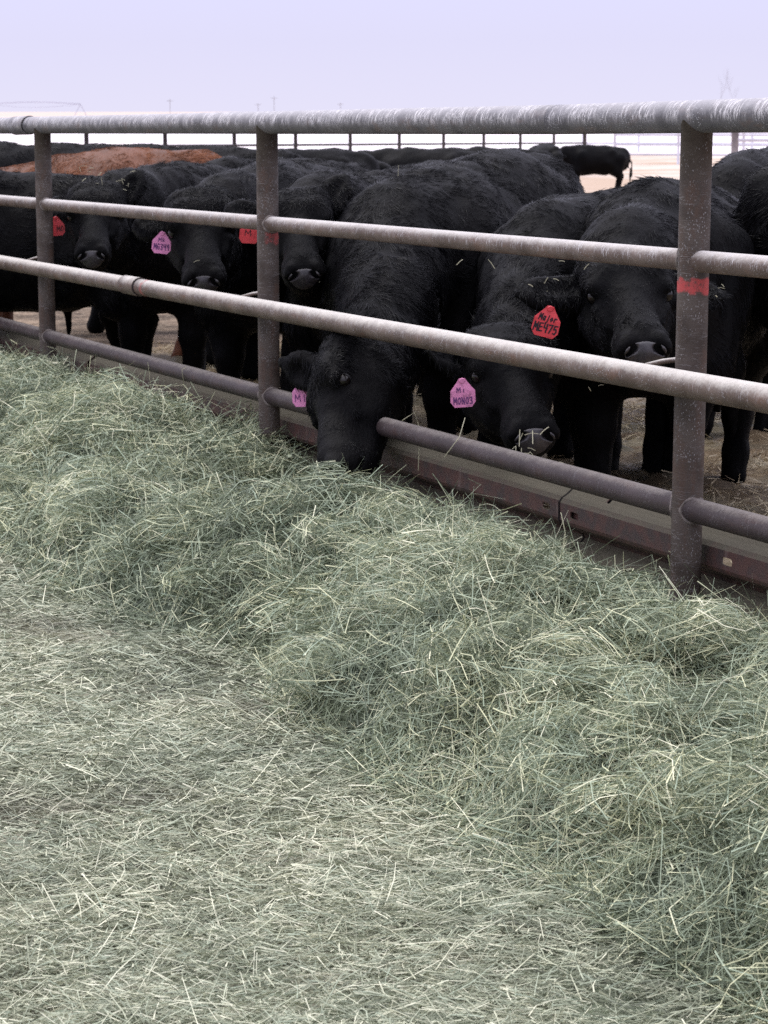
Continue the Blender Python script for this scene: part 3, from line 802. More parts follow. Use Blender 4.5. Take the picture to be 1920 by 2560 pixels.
        n = 4; tt = np.linspace(0, 1, n)
        curl = cvec(24.0, 55.0 + seed)*0.22
        PT = np.zeros((fur, n, 3), np.float32)
        for i, t in enumerate(tt):
            PT[:, i] = P - Nn*0.002 + (T*(t)[None] if False else T*t)*ln[:, None] + Nn*(lift*(t - 0.55*t*t))[:, None]*ln[:, None] + curl*(t*t)*ln[:, None] 
        hc_ = bpy.data.hair_curves.new('coat'); hc_.add_curves([n]*fur)
        hc_.points.foreach_set('position', PT.reshape(-1))
        rad = np.tile(np.array([0.00085, 0.0008, 0.0006, 0.00015], np.float32)*(1.0 if h < 0.016 else 1.5), fur)
        if 'radius' not in hc_.attributes: hc_.attributes.new('radius', 'FLOAT', 'POINT')
        hc_.attributes['radius'].data.foreach_set('value', rad)
        hc_.materials.append(M_COATB if brown else M_COAT)
        o = bpy.data.objects.new('coat', hc_); COL.objects.link(o); o.parent = root
        o.matrix_local = Matrix.Identity(4)
    ALLCOWS.append((root, Mw))
    return root

A = make_cow('cow', (0.07, 7.64), (-0.46, -0.89), 0.98, (-0.134, 6.692, 0.522), (-0.14, 6.332, 0.216), [(-0.322, 6.98, 0.495), (0.05, 6.58, 0.46)], (-1.0, -0.28, 0.1),
             h=0.012, rise=0.045, drop=0.07, throat=0.7, hrel=0.96, fur=48000, seed=1, label='black cow reaching its head down under the neck rail to eat the hay')
ear_tag(A, (-0.250, 6.93, 0.395), R(4), R(-25), M_TAGP, M_INKP, [('M1', -0.03, -0.022, 0.05, 0.022, 0.003, 0)], 'bright pink ear tag half hidden beside the lowered head', 1.0)
wisps(A, [(-0.155, 6.52, 0.34, 3, 0.03), (0.05, 7.35, 0.95, 3, 0.1), (-0.15, 6.50, 0.21, 10, 0.03)], size=0.05, seed=3)
B = make_cow('cow', (0.52, 7.10), (-0.42, -0.91), 0.875, (0.325, 6.33, 0.615), (0.398, 5.945, 0.395), [(0.130, 6.28, 0.60), (0.43, 6.45, 0.65)], (0.1, -0.75, 0.9),
             h=0.012, fur=44000, seed=2, label='black cow resting its muzzle on the bottom rail, dirty pink ear tag')
ear_tag(B, (0.213, 6.12, 0.497), R(3), R(5), M_TAGPD, M_INKP, [('Mi', -0.02, 0.006, 0.03, 0.014, 0.0025, 0), ('M0N03', -0.03, -0.030, 0.06, 0.02, 0.0028, 0)], 'dirty pink ear tag with blurred writing', 0.98)
wisps(B, [(0.36, 5.88, 0.375, 16, 0.018), (0.40, 5.90, 0.36, 10, 0.03), (0.375, 5.90, 0.42, 5, 0.01), (0.33, 6.5, 0.8, 4, 0.1)], size=0.045, seed=5)
C = make_cow('cow', (0.80, 6.95), (-0.30, -0.95), 0.915, (0.650, 6.24, 0.828), (0.672, 5.83, 0.636), [(0.355, 6.17, 0.765), (0.94, 6.27, 0.755)], (0.0, -0.75, 1.0),
             h=0.012, fur=48000, seed=3, label='black cow facing out over the neck rail with large red ear tag')
ear_tag(C, (0.431, 6.03, 0.698), R(-14), R(-5), M_TAGR, M_INK, [('Major', -0.026, 0.006, 0.052, 0.017, 0.0032, 0.15), ('ME475', -0.034, -0.026, 0.068, 0.023, 0.0038, 0.05)],
        'red ear tag reading Major ME475', 1.04)
wisps(C, [(0.42, 6.06, 0.80, 8, 0.025), (0.50, 6.08, 0.83, 4, 0.03), (0.92, 6.15, 0.77, 6, 0.02), (0.66, 6.0, 0.86, 3, 0.03), (0.60, 6.35, 0.53, 14, 0.025)], size=0.022, seed=6)
D = make_cow('cow', (2.52, 7.35), (1.0, 0.12), 1.05, h=0.018, fur=30000, seed=4, label='black cow standing side on at the right edge of the picture', gait=0.04)
E_ = make_cow('cow', (-0.10, 8.42), (-0.32, -0.95), 0.92, (-0.305, 7.78, 0.945), (-0.258, 7.42, 0.715), [(-0.535, 7.86, 0.925), (-0.130, 7.90, 1.03)], (0.02, -1, 0.7),
              h=0.012, fur=40000, seed=5, label='black cow looking out between the two upper rails just behind the middle post')
ear_tag(E_, (-0.455, 7.74, 0.845), R(-4), R(0), M_TAGR, M_INK, [('M', -0.02, -0.01, 0.03, 0.02, 0.003, 0)], 'red ear tag hanging just beside the middle post', 0.95)
wisps(E_, [(-0.2, 7.7, 0.95, 3, 0.03), (-0.22, 7.42, 0.70, 3, 0.01)], size=0.015, seed=7)
Fc = make_cow('cow', (-0.47, 9.10), (-0.20, -0.98), 0.95, (-0.680, 8.521, 0.911), (-0.642, 8.126, 0.638), [(-0.926, 8.602, 0.825), (-0.445, 8.622, 0.855)], (0.0, -1, 0.8),
              h=0.012, fur=40000, seed=6, label='black cow facing out with clean pink ear tag reading MG349')
ear_tag(Fc, (-0.816, 8.400, 0.772), R(-6), R(0), M_TAGP, M_INKP, [('Mk', -0.015, 0.008, 0.03, 0.014, 0.0026, 0), ('MG349', -0.031, -0.024, 0.064, 0.022, 0.0034, 0)], 'pink ear tag reading MG349', 1.0)
wisps(Fc, [(-0.66, 7.99, 0.72, 3, 0.012), (-0.80, 8.2, 0.66, 5, 0.03)], size=0.022, seed=8)
G = make_cow('cow', (-1.00, 10.36), (-0.21, -0.97), 0.93, (-1.214, 9.732, 0.901), (-1.195, 9.347, 0.656), [(-1.438, 9.795, 0.849), (-1.042, 9.816, 0.990)], (0.0, -1, 0.75),
             h=0.012, fur=36000, seed=7, label='black cow with hay on its forehead beside the collared post, red ear tag')
ear_tag(G, (-1.378, 9.639, 0.771), R(3), R(8), M_TAGR, M_INK, [('M0', -0.0, -0.02, 0.034, 0.022, 0.003, 0)], 'red ear tag half hidden behind the far post', 1.0)
wisps(G, [(-1.219, 9.586, 0.979, 16, 0.035), (-1.094, 9.691, 0.958, 12, 0.03), (-1.063, 9.722, 0.943, 2, 0.01)], size=0.03, seed=9)
Hc = make_cow('cow', (-2.10, 10.45), (-1.0, -0.10), 0.90, h=0.024, fur=22000, seed=8, label='black cow standing side on at the left edge behind the last post')
I_ = make_cow('cow', (-2.08, 12.4), (-1.0, 0.05), 0.97, h=0.024, rise=0.05, drop=0.11, fur=42000, furlen=1.0, brown=True, seed=9, label='red brown cow, only its shaggy back showing between black cattle')
J1 = make_cow('cow', (-1.75, 14.4), (-1.0, 0.1), 1.0, h=0.025, fur=12000, seed=10, label='black cow whose flat back shows just behind the red brown cow')
J2 = make_cow('cow', (-2.55, 13.6), (-0.9, -0.4), 1.0, h=0.025, fur=12000, seed=11, label='black cow behind the red brown one at the far left edge')
N1 = make_cow('cow', (-0.78, 12.0), (-0.55, -0.83), 0.94, h=0.028, fur=16000, seed=12, label='black cow behind the cow with hay on its forehead')
N2 = make_cow('cow', (0.10, 10.4), (-0.6, -0.8), 0.92, h=0.024, fur=18000, seed=13, label='black cow whose back shows above the cow looking between the rails')
N3 = make_cow('cow', (1.45, 9.1), (-0.35, -0.94), 1.0, h=0.024, fur=20000, seed=14, label='black cow behind the two tagged cows near the nearest post')
N4 = make_cow('cow', (1.30, 9.9), (1.0, 0.15), 0.83, h=0.028, fur=12000, seed=15, label='black cow standing side on in the dark behind the cow resting its muzzle')
N5 = make_cow('cow', (-0.35, 11.2), (1.0, 0.1), 0.88, h=0.028, fur=12000, seed=16, label='black cow standing side on behind the cow with the clean pink tag')
N6 = make_cow('cow', (0.95, 8.3), (-0.5, -0.87), 0.86, h=0.028, fur=14000, seed=17, label='black cow pressed in behind the cow with large red tag')
for i, (x, y, hd_, lb) in enumerate([(-1.25, 25.0, (-1, -0.3), 'leftmost of the far black cattle in a row beyond the herd'), (-0.55, 26.0, (1, -0.2), 'second of the far black cattle in a row beyond the herd'),
                                     (0.05, 27.5, (-1, 0.2), 'third of the far black cattle in a row beyond the herd'), (0.9, 28.5, (-1, 0.1), 'fourth of the far black cattle in a row beyond the herd')]):
    make_cow('cow', (x, y), hd_, 0.93, h=0.035, fur=0, seed=20 + i, label=lb, group='far cattle beyond the herd')
make_cow('cow', (4.15, 50.0), (-1, -0.1), 0.90, h=0.04, fur=0, seed=30, label='distant black cow standing in profile on open ground', group='far cattle beyond the herd', gait=0.05, poll=(3.78, 49.9, 0.40), muz=(3.50, 49.9, 0.12), vhint=(-0.8, 0, 1), ears=[(3.81, 49.65, 0.36), (3.81, 50.15, 0.36)])
make_cow('cow', (3.45, 48.0), (0.2, -1), 0.93, h=0.04, fur=0, seed=31, label='distant black cow seen head on beside the one in profile', group='far cattle beyond the herd')

# ------------------------------------------------------------------ hay
def hay_edge(s):
    return 0.93 + 0.13*noise2(s, s*0 + 1.0, 1.3, 3.3) + 0.06*noise2(s, s*0, 4.0, 5.1)
def mound(s, n):
    ed = hay_edge(s)
    t = np.clip((n + 0.05)/(ed + 0.05), 0, 1)
    prof = np.interp(t, [0, .12, .35, .55, .75, .9, 1.0], [.195, .20, .215, .195, .135, .07, .0])
    prof = prof*(1 - 0.33*np.exp(-((s - 1.15)/1.40)**4)*np.clip(1 - t/0.45, 0, 1)**0.7)
    prof = prof*(1 + 0.16*noise2(s, n*0, 0.8, 9.0)) + 0.03*np.exp(-((s - 3.4)/0.9)**2)*(t < 0.8)*np.sin(np.pi*np.clip(t/0.8, 0, 1))
    am = np.clip(prof/0.12, 0, 1)
    lump = 0.085*noise2(s, n, 2.9, 1.5) + 0.075*(0.42 - np.abs(noise2(s + 0.1*noise2(s, n, 5, 8.8), n, 4.6, 2.5))*1.6) + 0.028*(0.4 - np.abs(noise2(s, n, 11.0, 4.5))*1.5) + 0.012*noise2(s, n, 19.0, 6.5)
    lump = lump - 0.045*np.clip((s - 2.4)/0.8, 0, 1)*np.exp(-(n/0.28)**2) - 0.13*np.exp(-((s - 1.88)/0.30)**2 - ((n - 0.22)/0.24)**2) - 0.10*np.exp(-((s - 1.50)/0.38)**2 - ((n - 0.40)/0.22)**2)      # eaten hollow under the reaching head
    return np.maximum(prof + lump*am, 0.0) + 0.012 + 0.006*noise2(s, n, 6.0, 12.0)
def blades(c, d, up, L, Wd, bend, tint, rings=4, rnd=rng):
    """flat hay blades: centre c, direction d, an 'up' vector they bow along"""
    n = len(c); side = np.cross(d, up); side /= np.linalg.norm(side, axis=1, keepdims=True) + 1e-9
    tw = rnd.uniform(0, math.pi, n); side = side*np.cos(tw)[:, None] + up*np.sin(tw)[:, None]*0.8
    V = np.zeros((n, rings, 2, 3), np.float32)
    bv = up*rnd.uniform(-0.2, 1, (n, 1)) + np.cross(d, up)*rnd.normal(0, 0.8, (n, 1))
    for i in range(rings):
        t = i/(rings - 1); x = t - 0.5
        ctr = c + d*(x*L)[:, None] + bv*(bend*L*(0.25 - x*x)*2)[:, None]
        wd = Wd*(1 - 0.55*t)
        V[:, i, 0] = ctr - side*wd[:, None]/2; V[:, i, 1] = ctr + side*wd[:, None]/2
    b0 = (np.arange(n)*rings*2)[:, None]
    q = []
    for i in range(rings - 1):
        q.append(b0 + np.array([[2*i, 2*i + 1, 2*i + 3, 2*i + 2]]))
    F = np.stack(q, 1).reshape(-1, 4)
    return V.reshape(-1, 3), F, np.repeat(tint, rings - 1)
def finish(name, VF, mat, label, cat):
    Vs, Fs, Ts, o = [], [], [], 0
    for V, F, T in VF:
        Vs.append(V); Fs.append(F + o); Ts.append(T); o += len(V)
    me = mesh_np(name, np.vstack(Vs), np.vstack(Fs), True)
    at = me.attributes.new('tint', 'FLOAT', 'FACE'); at.data.foreach_set('value', np.concatenate(Ts).astype(np.float32))
    ob = link(name, me, mat); tag(ob, label, cat, kind='stuff')
    return ob
def inview(x, y, z, m=330):
    px, py, dep = to_px(x, y, z)
    return (px > -m) & (px < 1920 + m) & (py < 2560 + m) & (dep > 1)
def tints(x, y, n, shift=0.0):
    t = rng.beta(1.15, 1.25, n) + 0.16*noise2(x, y, 2.3, 21.0) + 0.10*noise2(x, y, 9.0, 23.0) + shift
    long_ = rng.random(n) < 0.05
    t[long_] = rng.uniform(0.82, 1.0, int(long_.sum()))
    return np.clip(t, 0, 1)
def grid_mesh(s0, s1, n0, n1, ds, zf):
    S, Nn = np.meshgrid(np.arange(s0, s1, ds), np.arange(n0, n1, ds), indexing='ij')
    X = P0[0] + TV[0]*S + NV[0]*Nn; Y = P0[1] + TV[1]*S + NV[1]*Nn
    Z = zf(S, Nn, X, Y)
    V = np.stack([X, Y, Z], -1).reshape(-1, 3); a, b = S.shape
    i = np.arange(a - 1)[:, None]*b + np.arange(b - 1)[None]
    F = np.stack([i, i + 1, i + b + 1, i + b], -1).reshape(-1, 4)
    return V, F, X, Y
def build_hay():
    zf = lambda S, Nn, X, Y: gz(Y) + mound(S, Nn) - 0.012
    V, F, X, Y = grid_mesh(-3.2, 9.5, -0.05, 1.25, 0.025, zf)
    T = 0.22*rng.random(len(F))  # dark underlay: shade deep in the heap put into its tint
    parts = [(V, F, T)]
    def scatter(n, thick, L0, L1, W0, out, seedshift, power=1.7, upright=0.0, bendv=0.10, clump=0.0, shift=0.0):
        m = n*9
        s = rng.uniform(-2.9, 9.0, m); nn = rng.uniform(-0.045, 1.02, m)
        x = P0[0] + TV[0]*s + NV[0]*nn; y = P0[1] + TV[1]*s + NV[1]*nn
        ok = (y > 2.2) & (nn < hay_edge(s) + 0.03); s, nn, x, y = s[ok], nn[ok], x[ok], y[ok]
        ok = inview(x, y, gz(y) + 0.1) & (rng.random(len(s)) < np.minimum(1, (3.4/y)**power)); s, nn, x, y = s[ok][:n], nn[ok][:n], x[ok][:n], y[ok][:n]
        if clump:
            keepc = noise2(s + 0.05*noise2(s, nn, 9, 3.0), nn, 8.5, 77.0 + seedshift)*clump + rng.normal(0, 0.5, len(s)) > -0.25; s, nn, x, y = s[keepc], nn[keepc], x[keepc], y[keepc]
        n = len(s); e = 0.02
        h0 = mound(s, nn); gs = (mound(s + e, nn) - h0)/e; gn = (mound(s, nn + e) - h0)/e
        nrm = np.stack([-(TV[0]*gs + NV[0]*gn), -(TV[1]*gs + NV[1]*gn), np.ones(n)], -1); nrm /= np.linalg.norm(nrm, axis=1, keepdims=True)
        flow = noise2(x, y, 4.0, 31.0 + seedshift)*3.0 + rng.normal(0, 1.0, n)
        d = np.stack([np.cos(flow), np.sin(flow), np.zeros(n)], -1); d -= nrm*(d*nrm).sum(1, keepdims=True)
        el = rng.normal(0, out, n) + upright*np.abs(rng.normal(0, 1, n))
        d = d/np.linalg.norm(d, axis=1, keepdims=True)*np.cos(el)[:, None] + nrm*np.sin(el)[:, None]
        sc = np.clip((y/4.2), 0.85, 1.9)**0.55
        L = rng.uniform(L0, L1, n)*rng.choice([0.6, 1, 1.5], n, p=[.4, .45, .15]); Wd = W0*rng.uniform(0.55, 1.35, n)*sc
        z = gz(y) + h0 + thick*rng.random(n)**1.5*np.clip(h0/0.1, 0.15, 1) + np.abs(np.sin(el))*L*0.28
        c = np.stack([x, y, z], -1)
        parts.append(blades(c, d, nrm, L, Wd, np.where(rng.random(n) < 0.25, rng.normal(0, 0.45, n), rng.normal(0, bendv*1.8, n)), tints(x, y, n, shift)))
    scatter(45000, 0.010, 0.05, 0.11, 0.0032, 0.10, 0, shift=-0.34)  # lowest blades tinted dark as shade in the gaps, upper layers paler
    scatter(98000, 0.045, 0.05, 0.13, 0.0022, 0.32, 2, clump=1.7, shift=-0.02)
    scatter(26000, 0.065, 0.05, 0.15, 0.0020, 0.42, 5, bendv=0.18, clump=2.2, shift=0.06)
    # tumbled wads of hay that overhang one another
    nt_ = 420; ts = rng.uniform(-2.4, 8.0, nt_); tn = rng.uniform(0.06, 0.93, nt_)
    tx = P0[0] + TV[0]*ts + NV[0]*tn; ty = P0[1] + TV[1]*ts + NV[1]*tn
    ok = (tn < hay_edge(ts) - 0.05) & inview(tx, ty, gz(ty)) & (ty > 2.3) & ((tn > 0.34) | (ts < -0.2)) & ((np.abs(ts - 1.62) > 0.62) | (tn > 0.60)); ts, tn, tx, ty = ts[ok], tn[ok], tx[ok], ty[ok]
    for i in range(len(ts)):
        nb_ = int(330*min(1.0, (3.9/ty[i])**1.1)); rx, ry, rz = rng.uniform(0.05, 0.13), rng.uniform(0.05, 0.10), rng.uniform(0.035, 0.08)
        cz = gz(ty[i]) + mound(ts[i:i + 1], tn[i:i + 1])[0] + rz*0.75
        dd = rng.normal(0, 1, (nb_, 3)); dd[:, 2] = np.where(dd[:, 2] < -0.4, -dd[:, 2], dd[:, 2]); dd /= np.linalg.norm(dd, axis=1, keepdims=True)
        a0 = rng.uniform(0, math.pi); ca, sa = math.cos(a0), math.sin(a0)
        off = dd*np.array([rx, ry, rz])*rng.uniform(0.6, 1.08, (nb_, 1)); off = np.stack([off[:, 0]*ca - off[:, 1]*sa, off[:, 0]*sa + off[:, 1]*ca, off[:, 2]], -1)
        nn_ = off/np.array([rx, rx, rz])**1.2; nn_ /= np.linalg.norm(nn_, axis=1, keepdims=True)
        fl = a0 + rng.normal(0, 0.8, nb_); d_ = np.stack([np.cos(fl), np.sin(fl), rng.normal(0, 0.3, nb_)], -1); d_ -= nn_*(d_*nn_).sum(1, keepdims=True)*0.85
        d_ /= np.linalg.norm(d_, axis=1, keepdims=True)
        L = rng.uniform(0.04, 0.14, nb_); c_ = np.array([tx[i], ty[i], cz]) + off
        parts.append(blades(c_, d_, nn_, L, 0.0021*rng.uniform(0.55, 1.35, nb_)*min(1.5, max(0.9, ty[i]/4.2)**0.5), rng.normal(0.15, 0.24, nb_), tints(c_[:, 0], c_[:, 1], nb_, rng.uniform(-0.16, 0.12))))
    scatter(9000, 0.055, 0.010, 0.028, 0.0060, 0.5, 11, bendv=0.2, clump=1.0)
    scatter(1300, 0.05, 0.08, 0.17, 0.0022, 0.4, 7, upright=0.45, bendv=0.2, shift=0.15)
    finish('hay_windrow', parts, M_HAY, 'loose green hay heaped in a windrow along the feed fence', 'hay')
    # trampled litter in front
    def flatz(x, y):
        return gz(y) + 0.006 + 0.012*(noise2(x, y, 3.0, 41.0) + 0.6*noise2(x, y, 9.0, 43.0) + 0.35*noise2(x, y, 24.0, 45.0))
    parts2 = []
    gx, gy = np.meshgrid(np.arange(-2.6, 1.6, 0.04), np.arange(1.9, 9.4, 0.04), indexing='ij')
    S, Nn = sn(gx, gy)
    Z = flatz(gx, gy) - 0.006; V = np.stack([gx, gy, Z], -1).reshape(-1, 3); b = gx.shape[1]
    i = np.arange(gx.shape[0] - 1)[:, None]*b + np.arange(b - 1)[None]; F = np.stack([i, i + b, i + b + 1, i + 1], -1).reshape(-1, 4)
    keep = (Nn.reshape(-1)[F].mean(1) > 0.55); F = F[keep]
    parts2.append((V, F, 0.04 + 0.26*rng.random(len(F))))  # dark underlay, its tint standing in for shade below the strands
    def lay(n, L0, L1, W0, thick, el_s, power=1.9, shift=0.0):
        m = n*7
        x = rng.uniform(-2.3, 1.3, m); y = rng.uniform(2.2, 9.0, m); s, nn = sn(x, y)
        ok = (nn > hay_edge(s) - 0.16) & (nn < 3.2) & inview(x, y, gz(y)) & (rng.random(m) < np.minimum(1, (3.1/y)**power))
        x, y = x[ok][:n], y[ok][:n]; n = len(x)
        flow = rng.normal(0, 0.75, n) + 0.5*noise2(x, y, 2.0, 51.0) + np.where(rng.random(n) < 0.25, rng.uniform(0, math.pi, n), 0)
        el = rng.normal(0, el_s, n)
        d = np.stack([np.cos(flow)*np.cos(el), np.sin(flow)*np.cos(el), np.sin(el)], -1)
        L = rng.uniform(L0, L1, n)*rng.choice([0.5, 1, 1.7], n, p=[.5, .4, .1]); sc = np.clip(y/3.4, 0.85, 1.9)**0.6
        Wd = W0*rng.uniform(0.55, 1.35, n)*sc
        z = flatz(x, y) + thick*rng.random(n) + np.abs(np.sin(el))*L*0.3
        up = np.tile(np.array([0, 0, 1.0]), (n, 1))
        parts2.append(blades(np.stack([x, y, z], -1), d, up, L, Wd, np.where(rng.random(n) < 0.3, rng.normal(0, 0.35, n), rng.normal(0, 0.14, n)), tints(x, y, n, shift), rings=3))
    lay(100000, 0.018, 0.050, 0.0026, 0.005, 0.08, shift=-0.30)  # bottom layer darkened to paint the shadow specks between strands
    lay(125000, 0.018, 0.060, 0.0020, 0.022, 0.26, shift=0.08)
    lay(9000, 0.006, 0.016, 0.0042, 0.016, 0.4)
    lay(3200, 0.07, 0.15, 0.0019, 0.022, 0.14, shift=0.15)
    finish('trampled_hay', parts2, M_LITTER, 'flattened trampled hay strewn over the ground in front of the windrow', 'hay')
build_hay()

def build_bedding():
    zf = lambda S, Nn, X, Y: gz(Y) + 0.022 + np.clip(-(Nn + 0.13)*3, 0, 1)*(0.030*noise2(X, Y, 4.0, 61.0) + 0.028*noise2(X, Y, 11.0, 63.0) + 0.016*noise2(X, Y, 24.0, 65.0))
    V, F, X, Y = grid_mesh(-2.6, 8.0, -4.2, -0.13, 0.035, zf)
    F = F
    m = V[F].mean(1); tt = 0.18 + 0.30*noise2(m[:, 0], m[:, 1], 7.0, 67.0) + 0.25*noise2(m[:, 0], m[:, 1], 1.4, 69.0) + 0.1*rng.random(len(F))
    parts = [(V, F, np.clip(tt, 0, 0.8))]
    n = 32000; s = rng.uniform(-2.5, 8, n*3); nn = -0.14 - 4.0*rng.random(n*3)
    x = P0[0] + TV[0]*s + NV[0]*nn; y = P0[1] + TV[1]*s + NV[1]*nn
    ok = inview(x, y, gz(y), 200) & (noise2(x, y, 2.2, 71.0) + rng.normal(0, 0.35, n*3) > -0.15); s, nn, x, y = s[ok][:n], nn[ok][:n], x[ok][:n], y[ok][:n]; n = len(x)
    fl = rng.uniform(0, math.pi, n); el = rng.normal(0, 0.35, n)
    d = np.stack([np.cos(fl)*np.cos(el), np.sin(fl)*np.cos(el), np.sin(el)], -1); L = rng.uniform(0.02, 0.09, n)
    c = np.stack([x, y, zf(s, nn, x, y) + 0.008 + np.abs(np.sin(el))*L*0.3], -1)
    t = np.clip(0.1 + rng.beta(2, 1.6, n) + 0.25*noise2(x, y, 2.0, 73.0), 0, 1)
    parts.append(blades(c, d, np.tile(np.array([0, 0, 1.0]), (n, 1)), L, 0.0045*rng.uniform(0.5, 1.3, n), rng.normal(0, 0.1, n), t, rings=3))
    finish('bedding_straw', parts, M_STRAW, 'trodden brown straw and manure bedding under the cattle', 'bedding')
build_bedding()

def stray_straws():
    """a few single stems standing out of the heap or caught on the rails"""
    specs = [([(0.05, 6.30, 0.40), (0.085, 6.29, 0.425), (0.10, 6.27, 0.38), (0.095, 6.24, 0.27)], 'long bent hay stem arching in front of the bottom rail by the eating cow'),
             ([(0.215, 5.99, 0.45), (0.20, 5.98, 0.40), (0.16, 5.98, 0.345)], 'thin pale hay stem hanging off the bottom rail below the dirty pink tag'),
             ([(-0.70, 7.93, 0.30), (-0.705, 7.92, 0.36), (-0.69, 7.91, 0.372)], 'short hooked hay stem standing against the bottom rail left of the middle post')]
    for pts, lb in specs:
        o = tube_path('hay_stem', pts, 0.0012, M_HAYBIT, seg=5); tag(o, lb, 'hay stem', 'single hay stems by the rails')
stray_straws()

# ------------------------------------------------------------------ far pen fence, corrals, field gear
M_FARPIPE = mottled('dark far pipe', (0.05, 0.045, 0.05), (0.09, 0.08, 0.085), 3)
M_PALE = mottled('galvanised corral pipe', (0.50, 0.49, 0.56), (0.62, 0.60, 0.66), 2)
M_WOOD = mottled('grey corral post', (0.16, 0.15, 0.17), (0.26, 0.24, 0.25), 6)
M_GALV = flat('weathered galvanised steel', (0.38, 0.37, 0.42), 0.6)
M_BARK = mottled('grey bark', (0.20, 0.18, 0.19), (0.30, 0.27, 0.28), 8)
def far_fence():
    root = empty('far_pipe_fence', (-5.3, 41.08, gz(41.08))); tag(root, 'dark pipe fence along the far side of the pen behind the herd', 'fence')
    a = np.array([-5.297, 41.08]); st = np.array([1.1326, 2.8252])
    def top(k):
        p = a + st*k; return Vector((p[0], p[1], 0.985 - 0.0325*k))
    for k in range(-3, 11):
        t = top(k); g = gz(t.y)
        pipe('post', (t.x, t.y, g - 0.2), t, 0.042 if k < 10 else 0.06, M_FARPIPE, root, seg=12, rings=2)
    for dz, r in ((0.0, 0.035), (-0.35, 0.025), (-0.70, 0.025)):
        t0, t1 = top(-3), top(10)
        pipe('rail', t0 + Vector((0, 0, dz)), t1 + Vector((0, 0, dz)), r, M_FARPIPE, root, seg=12, rings=2)
far_fence()
def corral(name, x0, y0, x1, y1, zs, npost, label, rr=0.045, mat=M_PALE, postr=0.06, ph=1.7, pmat=None):
    root = empty(name, (x0, y0, gz(y0))); tag(root, label, 'fence')
    for i in range(npost):
        t = i/(npost - 1); x, y = x0 + (x1 - x0)*t, y0 + (y1 - y0)*t
        pipe('post', (x, y, gz(y) - 0.3), (x, y, gz(y) + ph), postr, pmat or mat, root, seg=10, rings=2)
    for z in zs:
        pipe('rail', (x0, y0, gz(y0) + z), (x1, y1, gz(y1) + z), rr, mat, root, seg=10, rings=2)
corral('corral_fence', 8.4, 84, 19.5, 80, (0.35, 0.70, 1.05, 1.40, 1.68), 6, 'pale pipe corral fence beyond the distant cattle', 0.04, M_PALE, 0.05, 1.75)
corral('corral_fence', 9.5, 110, 30, 104, (0.4, 0.9, 1.4, 1.9), 9, 'second pale corral fence further off', 0.05, M_PALE, 0.06, 2.0)
corral('plank_corral', 10.8, 71, 16.5, 69.5, (1.02, 1.30, 1.42), 4, 'grey plank corral with stout wooden posts right of the nearest post', 0.055, M_PALE, 0.115, 1.52, M_WOOD)

def pivot(x0, x1, y, z, rise, spans, label):
    root = empty('irrigation_pivot', (x0, y, gz(y))); tag(root, label, 'irrigation')
    g = float(gz(y))
    for i in range(spans + 1):
        x = x0 + (x1 - x0)*i/spans
        for s in (-1, 1): pipe('tower_leg', (x + s*1.8, y + s*0.4, g), (x, y, g + z), 0.10, M_GALV, root, seg=6, rings=2)
        if i < spans:
            xb = x0 + (x1 - x0)*(i + 1)/spans; n = 10
            pts = [Vector((x + (xb - x)*k/n, y, g + z + rise*math.sin(math.pi*k/n))) for k in range(n + 1)]
            tube_path('span_pipe', pts, 0.16, M_GALV, root, 6)
            pts2 = [p - Vector((0, 0, 1.3*math.sin(math.pi*k/n))) for k, p in enumerate(pts)]
            tube_path('truss_rod', pts2, 0.06, M_GALV, root, 5)
pivot(-118, -73.5, 560, 3.6, 0.5, 2, 'faint centre pivot irrigation arm on the left horizon')
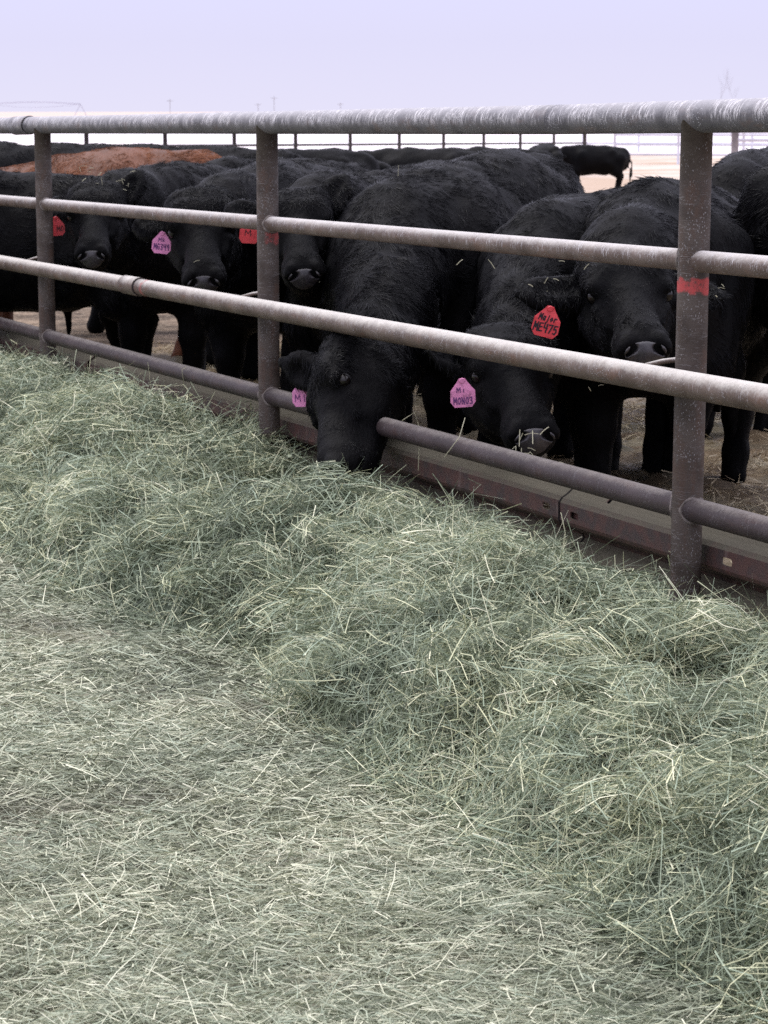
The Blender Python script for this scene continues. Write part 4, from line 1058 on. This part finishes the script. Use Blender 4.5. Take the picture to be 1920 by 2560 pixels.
def pole(x, y, h, label):
    root = empty('utility_pole', (x, y, gz(y))); g = float(gz(y))
    pipe('shaft', (x, y, g - 0.5), (x, y, g + h), 0.07, M_BARK, root, seg=8, rings=2)
    pipe('cross_arm', (x - 1.1, y, g + h - 0.6), (x + 1.1, y, g + h - 0.6), 0.07, M_BARK, root, seg=6, rings=2)
    tag(root, label, 'utility pole', 'utility poles on the horizon')
pole(-74, 800, 6.0, 'leftmost faint utility pole on the horizon'); pole(-38, 800, 7.0, 'tallest faint utility pole on the horizon above the middle post')
pole(-49, 900, 5.0, 'small faint utility pole left of the tallest one'); pole(-16, 850, 5.0, 'rightmost small faint utility pole on the horizon')
def bare_tree(x, y, h, seed, label):
    rr = random.Random(seed); root = empty('bare_tree', (x, y, gz(y))); g = float(gz(y))
    tag(root, label, 'tree', 'bare trees on the right horizon')
    pts = [Vector((x + rr.gauss(0, 0.06)*k, y, g + h*k/6)) for k in range(7)]
    bm = bmesh.new()
    def limb(p0, d, L, r, depth):
        n = 4; P = [p0]; 
        for k in range(n):
            d = (d + Vector((rr.gauss(0, .12), rr.gauss(0, .12), 0.05))).normalized(); P.append(P[-1] + d*L/n)
        prev = None
        for k, p in enumerate(P):
            rad = r*(1 - 0.75*k/n); ring = [bm.verts.new(p + Vector((math.cos(a)*rad, math.sin(a)*rad, 0))) for a in (0, 1.57, 3.14, 4.71)]
            if prev:
                for q in range(4): bm.faces.new((prev[q], prev[(q + 1) % 4], ring[(q + 1) % 4], ring[q]))
            prev = ring
        if depth > 0:
            for k in range(1, n + 1):
                for _ in range(2 if depth > 1 else 3):
                    limb(P[k], (d + Vector((rr.gauss(0, .55), rr.gauss(0, .55), rr.uniform(0, .5)))).normalized(), L*rr.uniform(.35, .55), r*0.4, depth - 1)
    limb(Vector((x, y, g)), Vector((0, 0, 1)), h*0.55, h*0.006, 0)
    link('trunk', mesh_bm('trunk', bm, True), M_BARK, root)
    bm = bmesh.new(); limb(Vector((x, y, g + h*0.4)), Vector((0, 0, 1)), h*0.6, h*0.0035, 2)
    link('crown', mesh_bm('crown', bm, True), M_BARK, root)
bare_tree(45, 310, 6.0, 1, 'left of the two faint bare trees above the frosted top rail')
bare_tree(47.5, 312, 5.6, 2, 'right of the two faint bare trees above the frosted top rail')
